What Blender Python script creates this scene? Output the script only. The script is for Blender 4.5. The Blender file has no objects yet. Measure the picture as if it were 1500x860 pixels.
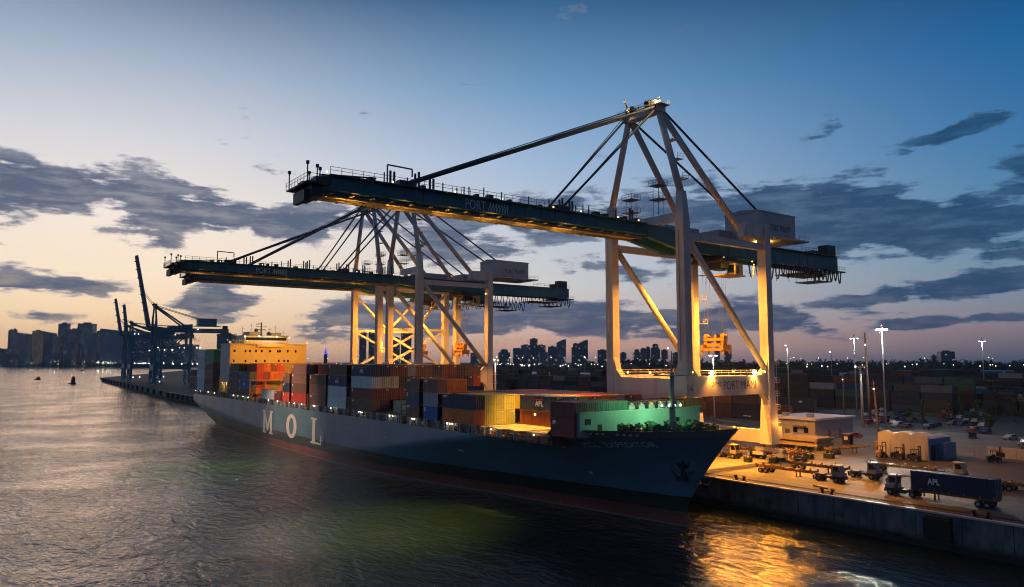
import bpy, math, random
from mathutils import Vector, Matrix
R = math.radians
random.seed(7)
S = bpy.context.scene
COL = S.collection

# ------------------------------------------------------------------ helpers
def props(o, label=None, cat=None, group=None, kind=None):
    if label: o['label'] = label
    if cat: o['category'] = cat
    if group: o['group'] = group
    if kind: o['kind'] = kind
    return o

def empty(name, loc=(0, 0, 0), rz=0, label=None, cat=None, group=None):
    o = bpy.data.objects.new(name, None); COL.objects.link(o)
    o.location = loc; o.rotation_euler = (0, 0, rz); o.empty_display_size = 1
    return props(o, label, cat, group)

class MB:
    """collects faces; build() links them as one mesh object"""
    def __init__(s): s.v = []; s.f = []; s.m = []; s.sm = []
    def face(s, pts, m=0):
        n = len(s.v); s.v += [tuple(p) for p in pts]
        s.f.append(tuple(range(n, n + len(pts)))); s.m.append(m); s.sm.append(False)
    def hexa(s, p, m=0):
        n = len(s.v); s.v += [tuple(q) for q in p]
        for a in ((0,3,2,1),(4,5,6,7),(0,1,5,4),(1,2,6,5),(2,3,7,6),(3,0,4,7)):
            s.f.append(tuple(n + i for i in a)); s.m.append(m); s.sm.append(False)
    def box(s, x0, x1, y0, y1, z0, z1, m=0):
        s.hexa([(x0,y0,z0),(x1,y0,z0),(x1,y1,z0),(x0,y1,z0),(x0,y0,z1),(x1,y0,z1),(x1,y1,z1),(x0,y1,z1)], m)
    def beam(s, a, b, w, h, m=0, w2=None, h2=None):
        a = Vector(a); b = Vector(b); d = (b - a).normalized()
        up = Vector((0,0,1)) if abs(d.z) < 0.95 else Vector((0,1,0))
        x = d.cross(up).normalized(); y = x.cross(d).normalized()
        w2 = w if w2 is None else w2; h2 = h if h2 is None else h2
        p = []
        for c, ww, hh in ((a, w, h), (b, w2, h2)):
            p += [c - x*ww/2 - y*hh/2, c + x*ww/2 - y*hh/2, c + x*ww/2 + y*hh/2, c - x*ww/2 + y*hh/2]
        s.hexa(p, m)
    def tube(s, a, b, r, r2=None, n=8, m=0, caps=True):
        a = Vector(a); b = Vector(b); d = (b - a).normalized()
        up = Vector((0,0,1)) if abs(d.z) < 0.95 else Vector((1,0,0))
        x = d.cross(up).normalized(); y = x.cross(d).normalized()
        r2 = r if r2 is None else r2
        k = len(s.v)
        for c, rr in ((a, r), (b, r2)):
            for i in range(n):
                t = 2*math.pi*i/n
                s.v.append(tuple(c + x*rr*math.cos(t) + y*rr*math.sin(t)))
        for i in range(n):
            j = (i+1) % n
            s.f.append((k+i, k+j, k+n+j, k+n+i)); s.m.append(m); s.sm.append(n > 5)
        if caps:
            s.f.append(tuple(k+i for i in reversed(range(n)))); s.m.append(m); s.sm.append(False)
            s.f.append(tuple(k+n+i for i in range(n))); s.m.append(m); s.sm.append(False)
    def path(s, pts, r, n=5, m=0):
        for a, b in zip(pts[:-1], pts[1:]): s.tube(a, b, r, n=n, m=m, caps=False)
    def ball(s, c, r, n=8, m=0, sz=1.0):
        c = Vector(c); k = len(s.v); h = max(3, n//2)
        for i in range(h+1):
            ph = math.pi*i/h
            for j in range(n):
                t = 2*math.pi*j/n
                s.v.append((c.x + r*math.sin(ph)*math.cos(t), c.y + r*math.sin(ph)*math.sin(t), c.z + r*sz*math.cos(ph)))
        for i in range(h):
            for j in range(n):
                q = (j+1) % n
                s.f.append((k+i*n+j, k+(i+1)*n+j, k+(i+1)*n+q, k+i*n+q)); s.m.append(m); s.sm.append(True)
    def prism(s, pts, d, m=0):
        """polygon pts (3d) extruded by vector d"""
        d = Vector(d); k = len(s.v); n = len(pts)
        s.v += [tuple(Vector(p)) for p in pts] + [tuple(Vector(p)+d) for p in pts]
        s.f.append(tuple(range(k, k+n))); s.m.append(m); s.sm.append(False)
        s.f.append(tuple(reversed(range(k+n, k+2*n)))); s.m.append(m); s.sm.append(False)
        for i in range(n):
            j = (i+1) % n
            s.f.append((k+i, k+n+i, k+n+j, k+j)); s.m.append(m); s.sm.append(False)
    def mesh(s, name, mats, off=(0,0,0), fix=True):
        me = bpy.data.meshes.new(name)
        ox, oy, oz = off
        me.from_pydata([(x-ox, y-oy, z-oz) for x, y, z in s.v], [], s.f)
        for mm in (mats if isinstance(mats, (list, tuple)) else [mats]): me.materials.append(mm)
        me.polygons.foreach_set('material_index', s.m)
        me.polygons.foreach_set('use_smooth', s.sm)
        me.validate(); me.update()
        if fix:
            import bmesh
            bm = bmesh.new(); bm.from_mesh(me)
            bmesh.ops.recalc_face_normals(bm, faces=bm.faces); bm.to_mesh(me); bm.free()
        return me
    def build(s, name, mats, parent=None, off=None, fix=True):
        """world coordinates in, object with origin at its parent's (unrotated) location or at off"""
        if off is None: off = tuple(parent.location) if parent is not None and parent.type == 'EMPTY' and not parent.get('loc0') else (0,0,0)
        o = bpy.data.objects.new(name, s.mesh(name, mats, off, fix)); COL.objects.link(o)
        if parent is not None: o.parent = parent
        else: o.location = off
        return o

def put(name, me, parent=None, loc=(0,0,0), rz=0, color=None):
    o = bpy.data.objects.new(name, me); COL.objects.link(o)
    o.location = loc; o.rotation_euler = (0,0,rz)
    if parent is not None:
        o.parent = parent
        if parent.type == 'EMPTY' and not parent.get('loc0'): o.location = Vector(loc) - parent.location
    if color: o.color = (*color, 1)
    return o

def kids(o): return list(o.children)
def copy_tree(o, parent=None):
    c = o.copy(); COL.objects.link(c)
    if parent is not None: c.parent = parent
    for ch in kids(o): copy_tree(ch, c)
    return c

def build_each(mbs, name, mat, parent):
    for q in mbs: q.build(name, mat, parent)
class Split:
    """like MB, but every call becomes a mesh object of its own"""
    def __init__(s): s.l = []
    def __getattr__(s, k):
        def f(*a, **kw): q = MB(); getattr(q, k)(*a, **kw); s.l.append(q)
        return f
    def build(s, name, mat, parent, off=None):
        for q in s.l:
            c = Vector(q.v[0]); o = q.build(name, mat, parent, off=tuple(c)); po = Vector(off) if off is not None else parent.location
            o.location = c - po
# ------------------------------------------------------------------ materials
class N:
    def __init__(s, nt): s.nt = nt; s.l = nt.links
    def new(s, t, **k):
        n = s.nt.nodes.new(t)
        for a, b in k.items(): setattr(n, a, b)
        return n
    def inp(s, sock, v):
        if isinstance(v, bpy.types.NodeSocket): s.l.new(v, sock)
        elif isinstance(v, (tuple, list)) and len(v) == 3 and sock.type == 'RGBA': sock.default_value = (*v, 1)
        else: sock.default_value = v
    def math(s, op, a, b=0.0, c=None, clamp=False):
        n = s.new('ShaderNodeMath', operation=op, use_clamp=clamp)
        s.inp(n.inputs[0], a); s.inp(n.inputs[1], b)
        if c is not None: s.inp(n.inputs[2], c)
        return n.outputs[0]
    def mix(s, f, a, b, blend='MIX'):
        n = s.new('ShaderNodeMix', data_type='RGBA', blend_type=blend)
        s.inp(n.inputs[0], f); s.inp(n.inputs[6], a); s.inp(n.inputs[7], b)
        return n.outputs[2]
    def ramp(s, f, stops, interp='LINEAR'):
        n = s.new('ShaderNodeValToRGB'); s.inp(n.inputs[0], f); r = n.color_ramp; r.interpolation = interp
        while len(r.elements) < len(stops): r.elements.new(0.5)
        for e, (p, c) in zip(r.elements, stops):
            e.position = p; e.color = (*c, 1) if isinstance(c, (tuple, list)) else (c, c, c, 1)
        return n.outputs[0]
    def smooth(s, v, a, b):
        n = s.new('ShaderNodeMapRange', interpolation_type='SMOOTHSTEP')
        s.inp(n.inputs[0], v); n.inputs[1].default_value = a; n.inputs[2].default_value = b
        return n.outputs[0]
    def noise(s, vec, scale, detail=4, rough=.55, dist=0.0, dim='3D'):
        n = s.new('ShaderNodeTexNoise', noise_dimensions=dim)
        if vec is not None: s.l.new(vec, n.inputs['Vector'])
        n.inputs['Scale'].default_value = scale; n.inputs['Detail'].default_value = detail
        n.inputs['Roughness'].default_value = rough; n.inputs['Distortion'].default_value = dist
        return n.outputs[0]
    def mapping(s, vec, scale=(1,1,1), loc=(0,0,0), rot=(0,0,0)):
        n = s.new('ShaderNodeMapping'); s.l.new(vec, n.inputs[0])
        n.inputs['Scale'].default_value = scale; n.inputs['Location'].default_value = loc; n.inputs['Rotation'].default_value = rot
        return n.outputs[0]
    def bump(s, h, strength=.3, dist=.05, nrm=None):
        n = s.new('ShaderNodeBump'); s.inp(n.inputs['Height'], h)
        n.inputs['Strength'].default_value = strength; n.inputs['Distance'].default_value = dist
        if nrm is not None: s.l.new(nrm, n.inputs['Normal'])
        return n.outputs[0]

def base_mat(name):
    m = bpy.data.materials.new(name); m.use_nodes = True
    n = N(m.node_tree); b = m.node_tree.nodes['Principled BSDF']
    return m, n, b

def srgb(r, g, b):
    f = lambda c: (c/255/12.92) if c/255 <= .04045 else ((c/255+.055)/1.055)**2.4
    return (f(r), f(g), f(b))

def paint(name, col, rough=.45, var=.25, scale=.6, metal=0.0, streak=True, bump=0.0, dirt=(.05,.04,.035), dirt_amt=.35, spec=.5):
    m, n, b = base_mat(name)
    tc = n.new('ShaderNodeTexCoord').outputs['Object']
    n1 = n.noise(tc, scale, 6, .6)
    c = n.mix(n.math('MULTIPLY', n.smooth(n1, .3, .75), var), col, tuple(x*.55 for x in col))
    if streak:
        n2 = n.noise(n.mapping(tc, (1.6, 1.6, .12)), scale*1.6, 5, .65)
        c = n.mix(n.math('MULTIPLY', n.smooth(n2, .5, .8), dirt_amt), c, dirt)
    n.inp(b.inputs['Base Color'], c)
    n.inp(b.inputs['Roughness'], n.math('ADD', n.math('MULTIPLY', n1, .25), rough-.12))
    b.inputs['Metallic'].default_value = metal
    b.inputs['Specular IOR Level'].default_value = spec
    if bump: n.inp(b.inputs['Normal'], n.bump(n1, bump, .05))
    return m

def plain(name, col, rough=.5, metal=0.0):
    return paint(name, col, rough, .2, 1.2, metal, streak=False)

def emit(name, col, strength):
    m, n, b = base_mat(name)
    b.inputs['Base Color'].default_value = (*[min(1, c) for c in col], 1)
    b.inputs['Emission Color'].default_value = (*col, 1); b.inputs['Emission Strength'].default_value = strength
    return m

def objcolor_paint(name, rough=.5, rust=.3):
    """paint that takes the object's own colour"""
    m, n, b = base_mat(name)
    oi = n.new('ShaderNodeObjectInfo'); tc = n.new('ShaderNodeTexCoord').outputs['Object']
    off = n.new('ShaderNodeVectorMath', operation='ADD'); n.l.new(tc, off.inputs[0])
    rnd = n.math('MULTIPLY', oi.outputs['Random'], 91.0)
    cb = n.new('ShaderNodeCombineXYZ'); n.l.new(rnd, cb.inputs[0]); n.l.new(rnd, cb.inputs[2]); n.l.new(cb.outputs[0], off.inputs[1])
    v = off.outputs[0]
    n1 = n.noise(v, .7, 6, .65)
    c = n.mix(n.math('MULTIPLY', n.smooth(n1, .35, .75), .35), oi.outputs['Color'], n.mix(.5, oi.outputs['Color'], (.02,.02,.02)))
    st = n.noise(n.mapping(v, (2.2, 2.2, .25)), 1.3, 6, .7)
    c = n.mix(n.math('MULTIPLY', n.smooth(st, .55, .78), rust), c, (.10, .04, .02))
    br = n.math('ADD', n.math('MULTIPLY', oi.outputs['Random'], .35), .8)
    hs = n.new('ShaderNodeHueSaturation'); n.l.new(c, hs.inputs['Color']); n.l.new(br, hs.inputs['Value'])
    n.inp(b.inputs['Base Color'], hs.outputs[0])
    n.inp(b.inputs['Roughness'], n.math('ADD', n.math('MULTIPLY', n1, .3), rough-.15))
    return m

M = {}
M['cont'] = objcolor_paint('container_paint', .55)
M['carpaint'] = objcolor_paint('car_paint', .3, .02)
M['crane'] = paint('crane_white_paint', (.56,.53,.53), .5, .25, .25, dirt=(.22,.17,.13), dirt_amt=.45)
M['teal'] = paint('boom_teal_paint', (.018,.135,.19), .5, .35, .3, dirt=(.01,.03,.04), dirt_amt=.3)
M['cranedark'] = paint('crane_dark_steel', (.025,.035,.045), .55, .3, .5)
M['cranepink'] = paint('house_grey_paint', (.42,.40,.44), .5, .25, .3, dirt=(.2,.17,.17))
M['bluecrane'] = paint('blue_crane_paint', (.10,.22,.30), .55, .3, .2)
M['stay'] = plain('stay_steel', (.10,.11,.13), .5)
M['rope'] = plain('rope_steel', (.04,.04,.045), .6)
M['yellow'] = paint('spreader_yellow', (.42,.20,.02), .5, .35, .8)
M['rubber'] = plain('black_rubber', (.015,.015,.016), .75)
M['steel'] = paint('grey_steel', (.22,.22,.23), .5, .3, .8)
M['white'] = paint('white_paint', (.72,.71,.69), .45, .2, .5, dirt=(.3,.25,.2), dirt_amt=.3)
M['offwhite'] = paint('grimy_white_paint', (.5,.47,.44), .5, .3, .5, dirt=(.2,.15,.12), dirt_amt=.5)
M['glass'] = plain('dark_glass', (.01,.013,.018), .12)
M['letter'] = plain('letter_white', (.86,.84,.80), .5)
M['letterlow'] = plain('letter_pale_blue', (.50,.68,.74), .5)
M['lettername'] = plain('bow_letter_grey', (.85,.85,.82), .5)
M['letterdark'] = plain('letter_dark_grey', (.06,.07,.10), .5)
M['black'] = plain('matt_black', (.012,.012,.013), .7)
M['wood'] = paint('pole_wood', (.20,.14,.10), .8, .4, 1.5, dirt=(.06,.05,.04))
M['concretepole'] = paint('pole_concrete', (.48,.44,.40), .8, .25, 1.0)
M['galv'] = plain('galvanised_steel', (.30,.30,.31), .45)
SOD = (1.0, .37, .035); WARM = (1.0, .66, .26); COOL = (.95, 1.0, .92); GREEN = (.34, 1.0, .46); TUNG = (1.0, .52, .10)
M['e_sod'] = emit('sodium_lamp', (1,.50,.11), 5)
M['e_warm'] = emit('warm_lamp', (1,.62,.20), 3.2)
M['e_cool'] = emit('white_lamp', (1, .97, .88), 18)
M['e_mast'] = emit('mast_lamp', (1, .96, .86), 420)
M['e_portal'] = emit('portal_lamp', (1, .55, .14), 140)
M['e_green'] = emit('greenish_lamp', (.75, 1, .75), 12)
M['e_far'] = emit('distant_lamp', (1, .78, .45), 3.5)
M['e_farc'] = emit('distant_cool_lamp', (.85, 1, .95), 4)
M['e_red'] = emit('red_tail_lamp', (1, .06, .03), 6)
M['e_purple'] = emit('purple_spire_light', (.12, .05, 1), 1.2)

# ------------------------------------------------------------------ lights
def light(kind, loc, e, col, size=.3, target=None, spot=100, blend=.6, name='flood_light', sy=None):
    d = bpy.data.lights.new(name, kind); d.energy = e*(.42 if col == SOD else 1); d.color = col
    if kind == 'AREA':
        d.shape = 'RECTANGLE' if sy else 'DISK'; d.size = size
        if sy: d.size_y = sy
    else: d.shadow_soft_size = size
    if kind == 'SPOT': d.spot_size = R(spot); d.spot_blend = blend
    o = bpy.data.objects.new(name, d); COL.objects.link(o); o.location = loc
    if target is not None: o.rotation_euler = (Vector(target) - Vector(loc)).to_track_quat('-Z', 'Y').to_euler()
    return o

# ------------------------------------------------------------------ lettering
_txt = {}
def text_geo(body, bold=0.0):
    """list of (2d tri polys) for the words, unit height, from the built-in font"""
    if (body, bold) in _txt: return _txt[(body, bold)]
    cu = bpy.data.curves.new('t', 'FONT'); cu.body = body; cu.size = 1; cu.resolution_u = 3; cu.offset = bold
    ob = bpy.data.objects.new('t', cu); COL.objects.link(ob)
    dg = bpy.context.evaluated_depsgraph_get(); dg.update()
    me = bpy.data.meshes.new_from_object(ob.evaluated_get(dg))
    me.calc_loop_triangles()
    v = [(p.co.x, p.co.y) for p in me.vertices]; f = [tuple(t.vertices) for t in me.loop_triangles]
    x0 = min(p[0] for p in v); x1 = max(p[0] for p in v); y0 = min(p[1] for p in v); y1 = max(p[1] for p in v)
    v = [((x-x0)/(y1-y0), (y-y0)/(y1-y0)) for x, y in v]
    bpy.data.objects.remove(ob); bpy.data.curves.remove(cu); bpy.data.meshes.remove(me)
    _txt[(body, bold)] = (v, f, (x1-x0)/(y1-y0))
    return _txt[(body, bold)]

def text_obj(name, body, mat, fn, w, h, parent, thick=None, bold=0.0, off=None):
    """fn maps (u in 0..w, v in 0..h) to a world point"""
    v, f, asp = text_geo(body, bold)
    mb = MB(); mb.v = [tuple(fn(x/asp*w, y*h)) for x, y in v]; mb.f = list(f); mb.m = [0]*len(f); mb.sm = [False]*len(f)
    return mb.build(name, mat, parent, off=off, fix=False)

# ------------------------------------------------------------------ camera
F, HC, YAW = 1090.0, 27.0, R(36.1)
TH = math.atan(98/F)
fw = Vector((-math.cos(YAW), math.sin(YAW), 0)); rt = Vector((math.sin(YAW), math.cos(YAW), 0))
cd = bpy.data.cameras.new('camera'); cam = bpy.data.objects.new('camera', cd); COL.objects.link(cam)
cd.sensor_width = 36; cd.lens = F/1500*36; cd.clip_start = .5; cd.clip_end = 40000
cam.location = (0, 0, HC)
view = (fw*math.cos(TH) + Vector((0,0,math.sin(TH))))
cam.rotation_euler = view.to_track_quat('-Z', 'Y').to_euler()
S.camera = cam
def at(px, d, z=None, y=None):
    """ground point seen in column px at depth d metres ahead (y: height read off the picture)"""
    l = (px-750)/F*d
    p = fw*d + rt*l
    p.z = z if z is not None else (HC + (528-y)/F*d if y is not None else 0)
    return p
# ------------------------------------------------------------------ world: dusk sky with cloud banks
W = bpy.data.worlds.new('World'); S.world = W; W.use_nodes = True
n = N(W.node_tree); bg = W.node_tree.nodes['Background']
d = n.new('ShaderNodeTexCoord').outputs['Generated']
sp = n.new('ShaderNodeSeparateXYZ'); n.l.new(d, sp.inputs[0]); dx, dy, dz = sp.outputs
def dot2(v): return n.math('ADD', n.math('MULTIPLY', dx, v.x), n.math('MULTIPLY', dy, v.y))
az = n.math('ARCTAN2', dot2(rt), dot2(fw)); el = n.math('ARCSINE', dz)
SUNAZ = -.50
ang = n.math('ABSOLUTE', n.math('SUBTRACT', az, SUNAZ))
eln = n.math('DIVIDE', el, R(60), clamp=True)
def sk(*st): return [(max(0, math.degrees(math.atan2(528-y, F))/60) if y is not None else p, srgb(*c)) for (y, c, p) in st]
def elpos(y): return (5.14 + math.degrees(math.atan((430-y)/F)))/60
def stops(l, top): return [(max(0, elpos(y)), srgb(*c)) for y, c in l] + [(1.0, srgb(*top))]
left = n.ramp(eln, stops([(528,(226,180,142)),(508,(255,212,160)),(470,(255,222,180)),(420,(250,228,200)),(330,(236,224,214)),(235,(206,206,212)),(130,(158,172,192)),(0,(74,100,132))], (14,32,60)))
mid = n.ramp(eln, stops([(528,(170,140,140)),(508,(236,182,156)),(470,(218,194,184)),(420,(206,204,204)),(330,(184,194,208)),(235,(150,176,206)),(130,(104,146,184)),(0,(50,94,136))], (12,34,66)))
right = n.ramp(eln, stops([(528,(58,78,102)),(510,(102,100,116)),(488,(140,124,134)),(455,(120,132,150)),(400,(100,134,160)),(340,(78,126,164)),(260,(52,112,160)),(130,(22,90,144)),(0,(8,54,98))], (4,26,56)))
base = n.mix(n.smooth(ang, .02, .62), left, n.mix(n.smooth(ang, .45, 1.2), mid, right))
sky = n.new('ShaderNodeTexSky', sky_type='NISHITA', sun_disc=False)
sky.sun_elevation = R(.6); sky.sun_rotation = math.atan2(fw.x*math.cos(SUNAZ)+rt.x*math.sin(SUNAZ), fw.y*math.cos(SUNAZ)+rt.y*math.sin(SUNAZ)); sky.air_density = 1.2; sky.dust_density = 1.5; sky.ozone_density = 2
nish = n.mix(1.0, sky.outputs[0], (.1,.1,.1), 'MULTIPLY')
base = n.mix(.05, base, nish)
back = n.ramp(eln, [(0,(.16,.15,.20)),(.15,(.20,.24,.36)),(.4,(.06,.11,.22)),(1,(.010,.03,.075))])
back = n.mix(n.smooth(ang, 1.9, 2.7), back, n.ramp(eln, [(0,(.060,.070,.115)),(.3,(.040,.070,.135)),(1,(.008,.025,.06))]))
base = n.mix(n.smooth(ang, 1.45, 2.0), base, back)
# clouds: noise in (azimuth, elevation), gathered into banks
cv = n.new('ShaderNodeCombineXYZ'); n.l.new(az, cv.inputs[0]); n.l.new(el, cv.inputs[1])
vec = n.mapping(cv.outputs[0], (9, 23, 1), (3.1, 0, 0), (0, 0, -.06))
vec2 = n.mapping(cv.outputs[0], (7, 40, 1), (8.3, 1.2, 0), (0, 0, -.05))
nz = n.noise(vec, 1.0, 10, .58, .12, '2D'); nf = n.noise(vec2, 1.9, 8, .62, .15, '2D')
def A(px, y):
    u = (px-750)/F; v = (430-y)/F
    h = math.cos(TH) - v*math.sin(TH); z = math.sin(TH) + v*math.cos(TH)
    return math.atan2(u, h), math.atan2(z, math.hypot(u, h))
banks = [  # px, y, half width, half height, weight, slope
 (60,280,150,46,1.2,.05),(205,300,120,48,1.0,.2),(330,300,80,30,.7,0),(345,318,55,36,1.0,-.2),(440,322,100,40,1.1,-.1),(560,330,150,34,.6,0),
 (690,350,150,45,.75,0),(840,320,140,50,.95,-.1),(1010,325,160,66,1.05,0),(1190,335,170,66,1.1,-.05),(1400,325,200,64,1.1,-.12),(1480,235,90,30,.6,-.1),(1395,195,80,13,.85,-.2),
 (1120,290,80,22,.9,0),(1180,215,120,18,.42,-.2),(70,412,140,20,1.1,.03),(330,446,100,30,1.0,.05),(230,425,80,14,.6,0),(60,462,60,9,.7,-.05),
 (540,468,140,26,1.15,0),(700,466,150,30,1.2,0),(860,470,150,30,1.2,0),(1060,468,190,28,1.05,0),(1260,440,150,15,.85,-.12),(1430,418,150,20,1.0,-.1),(1400,470,180,11,.8,-.06),(900,395,80,15,.6,0),
 (-250,330,200,60,.9,0),(-350,440,200,20,.9,0),(1800,330,220,80,1.0,0),(1850,450,200,20,.9,0)]
tot = None
for px, y, hw, hh, w, sl in banks:
    a0, e0 = A(px, y); a1, _ = A(px+hw, y); _, e1 = A(px, y-hh)
    da = n.math('SUBTRACT', az, a0)
    ee = n.math('ADD', n.math('SUBTRACT', el, e0), n.math('MULTIPLY', da, sl*1.0))
    r2 = n.math('ADD', n.math('POWER', n.math('ABSOLUTE', n.math('DIVIDE', da, a1-a0)), 2.0), n.math('POWER', n.math('ABSOLUTE', n.math('DIVIDE', ee, e1-e0)), 2.0))
    g = n.math('MULTIPLY', n.math('EXPONENT', n.math('MULTIPLY', r2, -.9)), w)
    tot = g if tot is None else n.math('MAXIMUM', tot, g)
dens = n.math('ADD', n.math('SUBTRACT', n.math('MULTIPLY', tot, 1.34), .20), n.math('ADD', n.math('MULTIPLY', n.math('SUBTRACT', nz, .5), 2.7), n.math('MULTIPLY', n.math('SUBTRACT', nf, .5), 1.7)))
cm = n.smooth(dens, .34, .74)
cm = n.math('MULTIPLY', cm, n.smooth(el, .0, .02))
thick = n.smooth(dens, .40, .86)
cl_l = n.mix(thick, srgb(146,146,162), srgb(58,78,108))
cl_r = n.mix(thick, srgb(62,98,132), srgb(27,61,95))
cl = n.mix(n.smooth(ang, .25, 1.0), cl_l, cl_r)
cl = n.mix(n.math('MULTIPLY', n.smooth(nf, .4, .75), .25), cl, base)
fin = n.mix(n.math('MULTIPLY', cm, .92), base, cl)
below = n.smooth(el, -.01, .0)
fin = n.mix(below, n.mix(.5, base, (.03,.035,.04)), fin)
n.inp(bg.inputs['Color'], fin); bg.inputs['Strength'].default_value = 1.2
sd = bpy.data.lights.new('sun', 'SUN'); so = bpy.data.objects.new('sun', sd); COL.objects.link(so)
sd.energy = .12; sd.color = (1, .62, .38); sd.angle = R(12)
sdir = fw*math.cos(SUNAZ) + rt*math.sin(SUNAZ) + Vector((0,0,.05))
so.rotation_euler = (-sdir).to_track_quat('-Z', 'Y').to_euler()

# ------------------------------------------------------------------ water
m, n, b = base_mat('harbour_water'); M['water'] = m
tc = n.new('ShaderNodeTexCoord').outputs['Object']
w1 = n.noise(n.mapping(tc, (.16, .30, 1), rot=(0,0,R(25))), 1, 3, .55, .6)
w2 = n.noise(n.mapping(tc, (.55, 1.0, 1), rot=(0,0,R(-15))), 1, 4, .6, .5)
w3 = n.noise(tc, .035, 3, .5)
w4 = n.noise(n.mapping(tc, (1.7, 2.8, 1), rot=(0,0,R(8))), 1, 3, .6)
h = n.math('ADD', n.math('ADD', n.math('MULTIPLY', w1, 1.0), n.math('MULTIPLY', w2, .40)), n.math('MULTIPLY', w4, .10))
calm = n.math('ADD', n.math('MULTIPLY', n.smooth(w3, .35, .65), .55), .55)
h = n.math('MULTIPLY', h, calm)
n.inp(b.inputs['Normal'], n.bump(h, .62, 1.0))
b.inputs['Base Color'].default_value = (.013, .021, .017, 1)
b.inputs['Roughness'].default_value = .02; b.inputs['IOR'].default_value = 1.333
mb = MB(); mb.face([(-9000,-6000,0),(3000,-6000,0),(3000,7000,0),(-9000,7000,0)])
props(mb.build('water', M['water']), kind='structure')

# ------------------------------------------------------------------ land and quay
m, n, b = base_mat('quay_concrete'); M['quay'] = m
tc = n.new('ShaderNodeTexCoord').outputs['Object']
a1 = n.noise(n.mapping(tc, (.05, .22, 1)), 1, 6, .6); a2 = n.noise(tc, .9, 6, .65); a3 = n.noise(n.mapping(tc, (.02, .9, 1)), 1, 4, .6)
c = n.mix(n.smooth(a1, .3, .72), (.092,.080,.070), (.052,.045,.040))
c = n.mix(n.math('MULTIPLY', n.smooth(a3, .5, .72), .6), c, (.04,.036,.033))
c = n.mix(n.math('MULTIPLY', n.smooth(a2, .5, .75), .45), c, (.05,.047,.043))
br = n.new('ShaderNodeTexBrick'); n.l.new(tc, br.inputs[0]); br.offset = 0
br.inputs['Scale'].default_value = .1; br.inputs['Brick Width'].default_value = .8; br.inputs['Row Height'].default_value = .46; br.inputs['Mortar Size'].default_value = .006
br.inputs['Color1'].default_value = (1,1,1,1); br.inputs['Color2'].default_value = (.82,.82,.82,1); br.inputs['Mortar'].default_value = (.4,.4,.4,1)
c = n.mix(1.0, c, br.outputs[0], 'MULTIPLY')
ty = n.noise(n.mapping(tc, (.012, 1.6, 1), rot=(0,0,R(2))), 1, 5, .7)
c = n.mix(n.math('MULTIPLY', n.smooth(ty, .56, .70), .6), c, (.028,.026,.025))
oil = n.noise(tc, .22, 3, .5)
c = n.mix(n.math('MULTIPLY', n.smooth(oil, .64, .70), .7), c, (.02,.018,.016))
n.inp(b.inputs['Base Color'], c); b.inputs['Roughness'].default_value = .72
n.inp(b.inputs['Normal'], n.bump(a2, .35, .06))
m, n, b = base_mat('quay_wall_concrete'); M['quaywall'] = m
tc = n.new('ShaderNodeTexCoord').outputs['Object']
a1 = n.noise(n.mapping(tc, (.5, .5, .12)), 1, 6, .65); a2 = n.noise(tc, .35, 5, .6)
sz = n.new('ShaderNodeSeparateXYZ'); n.l.new(tc, sz.inputs[0])
c = n.mix(n.smooth(a1, .35, .7), (.19,.205,.215), (.07,.074,.074))
c = n.mix(n.math('MULTIPLY', n.smooth(a2, .5, .7), .6), c, (.05,.045,.04))
c = n.mix(n.math('MULTIPLY', n.smooth(n.math('ADD', sz.outputs[2], n.math('MULTIPLY', a1, 1.2)), 2.5, 1.2), .92), c, (.012,.014,.011))
n.inp(b.inputs['Base Color'], c); b.inputs['Roughness'].default_value = .8
QZ = 5.0
edge = [(400, 114.0), (-560, 114.0), (-1090, 141.0)]
mb = MB()
mb.face([(400,114,QZ),(400,6000,QZ),(-1400,6000,QZ),(-2600,700,QZ),(-1090,141,QZ),(-560,114,QZ)])
props(mb.build('quay_ground', M['quay']), kind='structure')
mb = MB()
for (xa, ya), (xb, yb) in zip(edge[:-1], edge[1:]):
    mb.face([(xa,ya,-3),(xb,yb,-3),(xb,yb,QZ),(xa,ya,QZ)])
mb.face([(-1090,141,-3),(-2600,700,-3),(-2600,700,QZ),(-1090,141,QZ)])
q = props(mb.build('quay_wall', M['quaywall']), 'long stained concrete quay wall dropping from the wharf to the water', 'quay wall')
mb = MB(); mb.box(-560, 400, 113.7, 114.5, QZ+.004, QZ+.26); mb.build('kerb', M['offwhite'], q)
# panel joints and ledges on the wall
mb = MB()
for i in range(40):
    x = -30 - i*6.4
    mb.box(x, x+.08, 113.96, 114.02, 1.2, 4.9)
    if i % 5 == 0: mb.box(x+1.5, x+4.4, 113.7, 114.02, .9, 1.3)
mb.build('panel_joint', M['black'], q)
# rubber fenders
fb = MB(); fb.box(-1.6, 1.6, -1.1, 0, -3.6, -.2); fb.box(-1.9, 1.9, -1.35, -1.1, -3.4, -.5)
fm = fb.mesh('fender', M['rubber'])
xs = [(-560 - 530*t, 114 + 27*t) for t in [i/16 for i in range(17)]] + [(-545+14*i, 114) for i in range(14)]
for x, y in xs:
    o = put('fender', fm, loc=(x, y-.02, QZ)); props(o, 'black rubber fender block on the far wharf edge beyond the ship stern', 'fender', 'fenders on the far wharf edge')
for x in (-100, -52, -20):
    o = put('fender', fm, loc=(x, 113.98, QZ)); props(o, 'black rubber fender on the near quay wall beside the bow', 'fender', 'fenders on the near quay wall')
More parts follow.
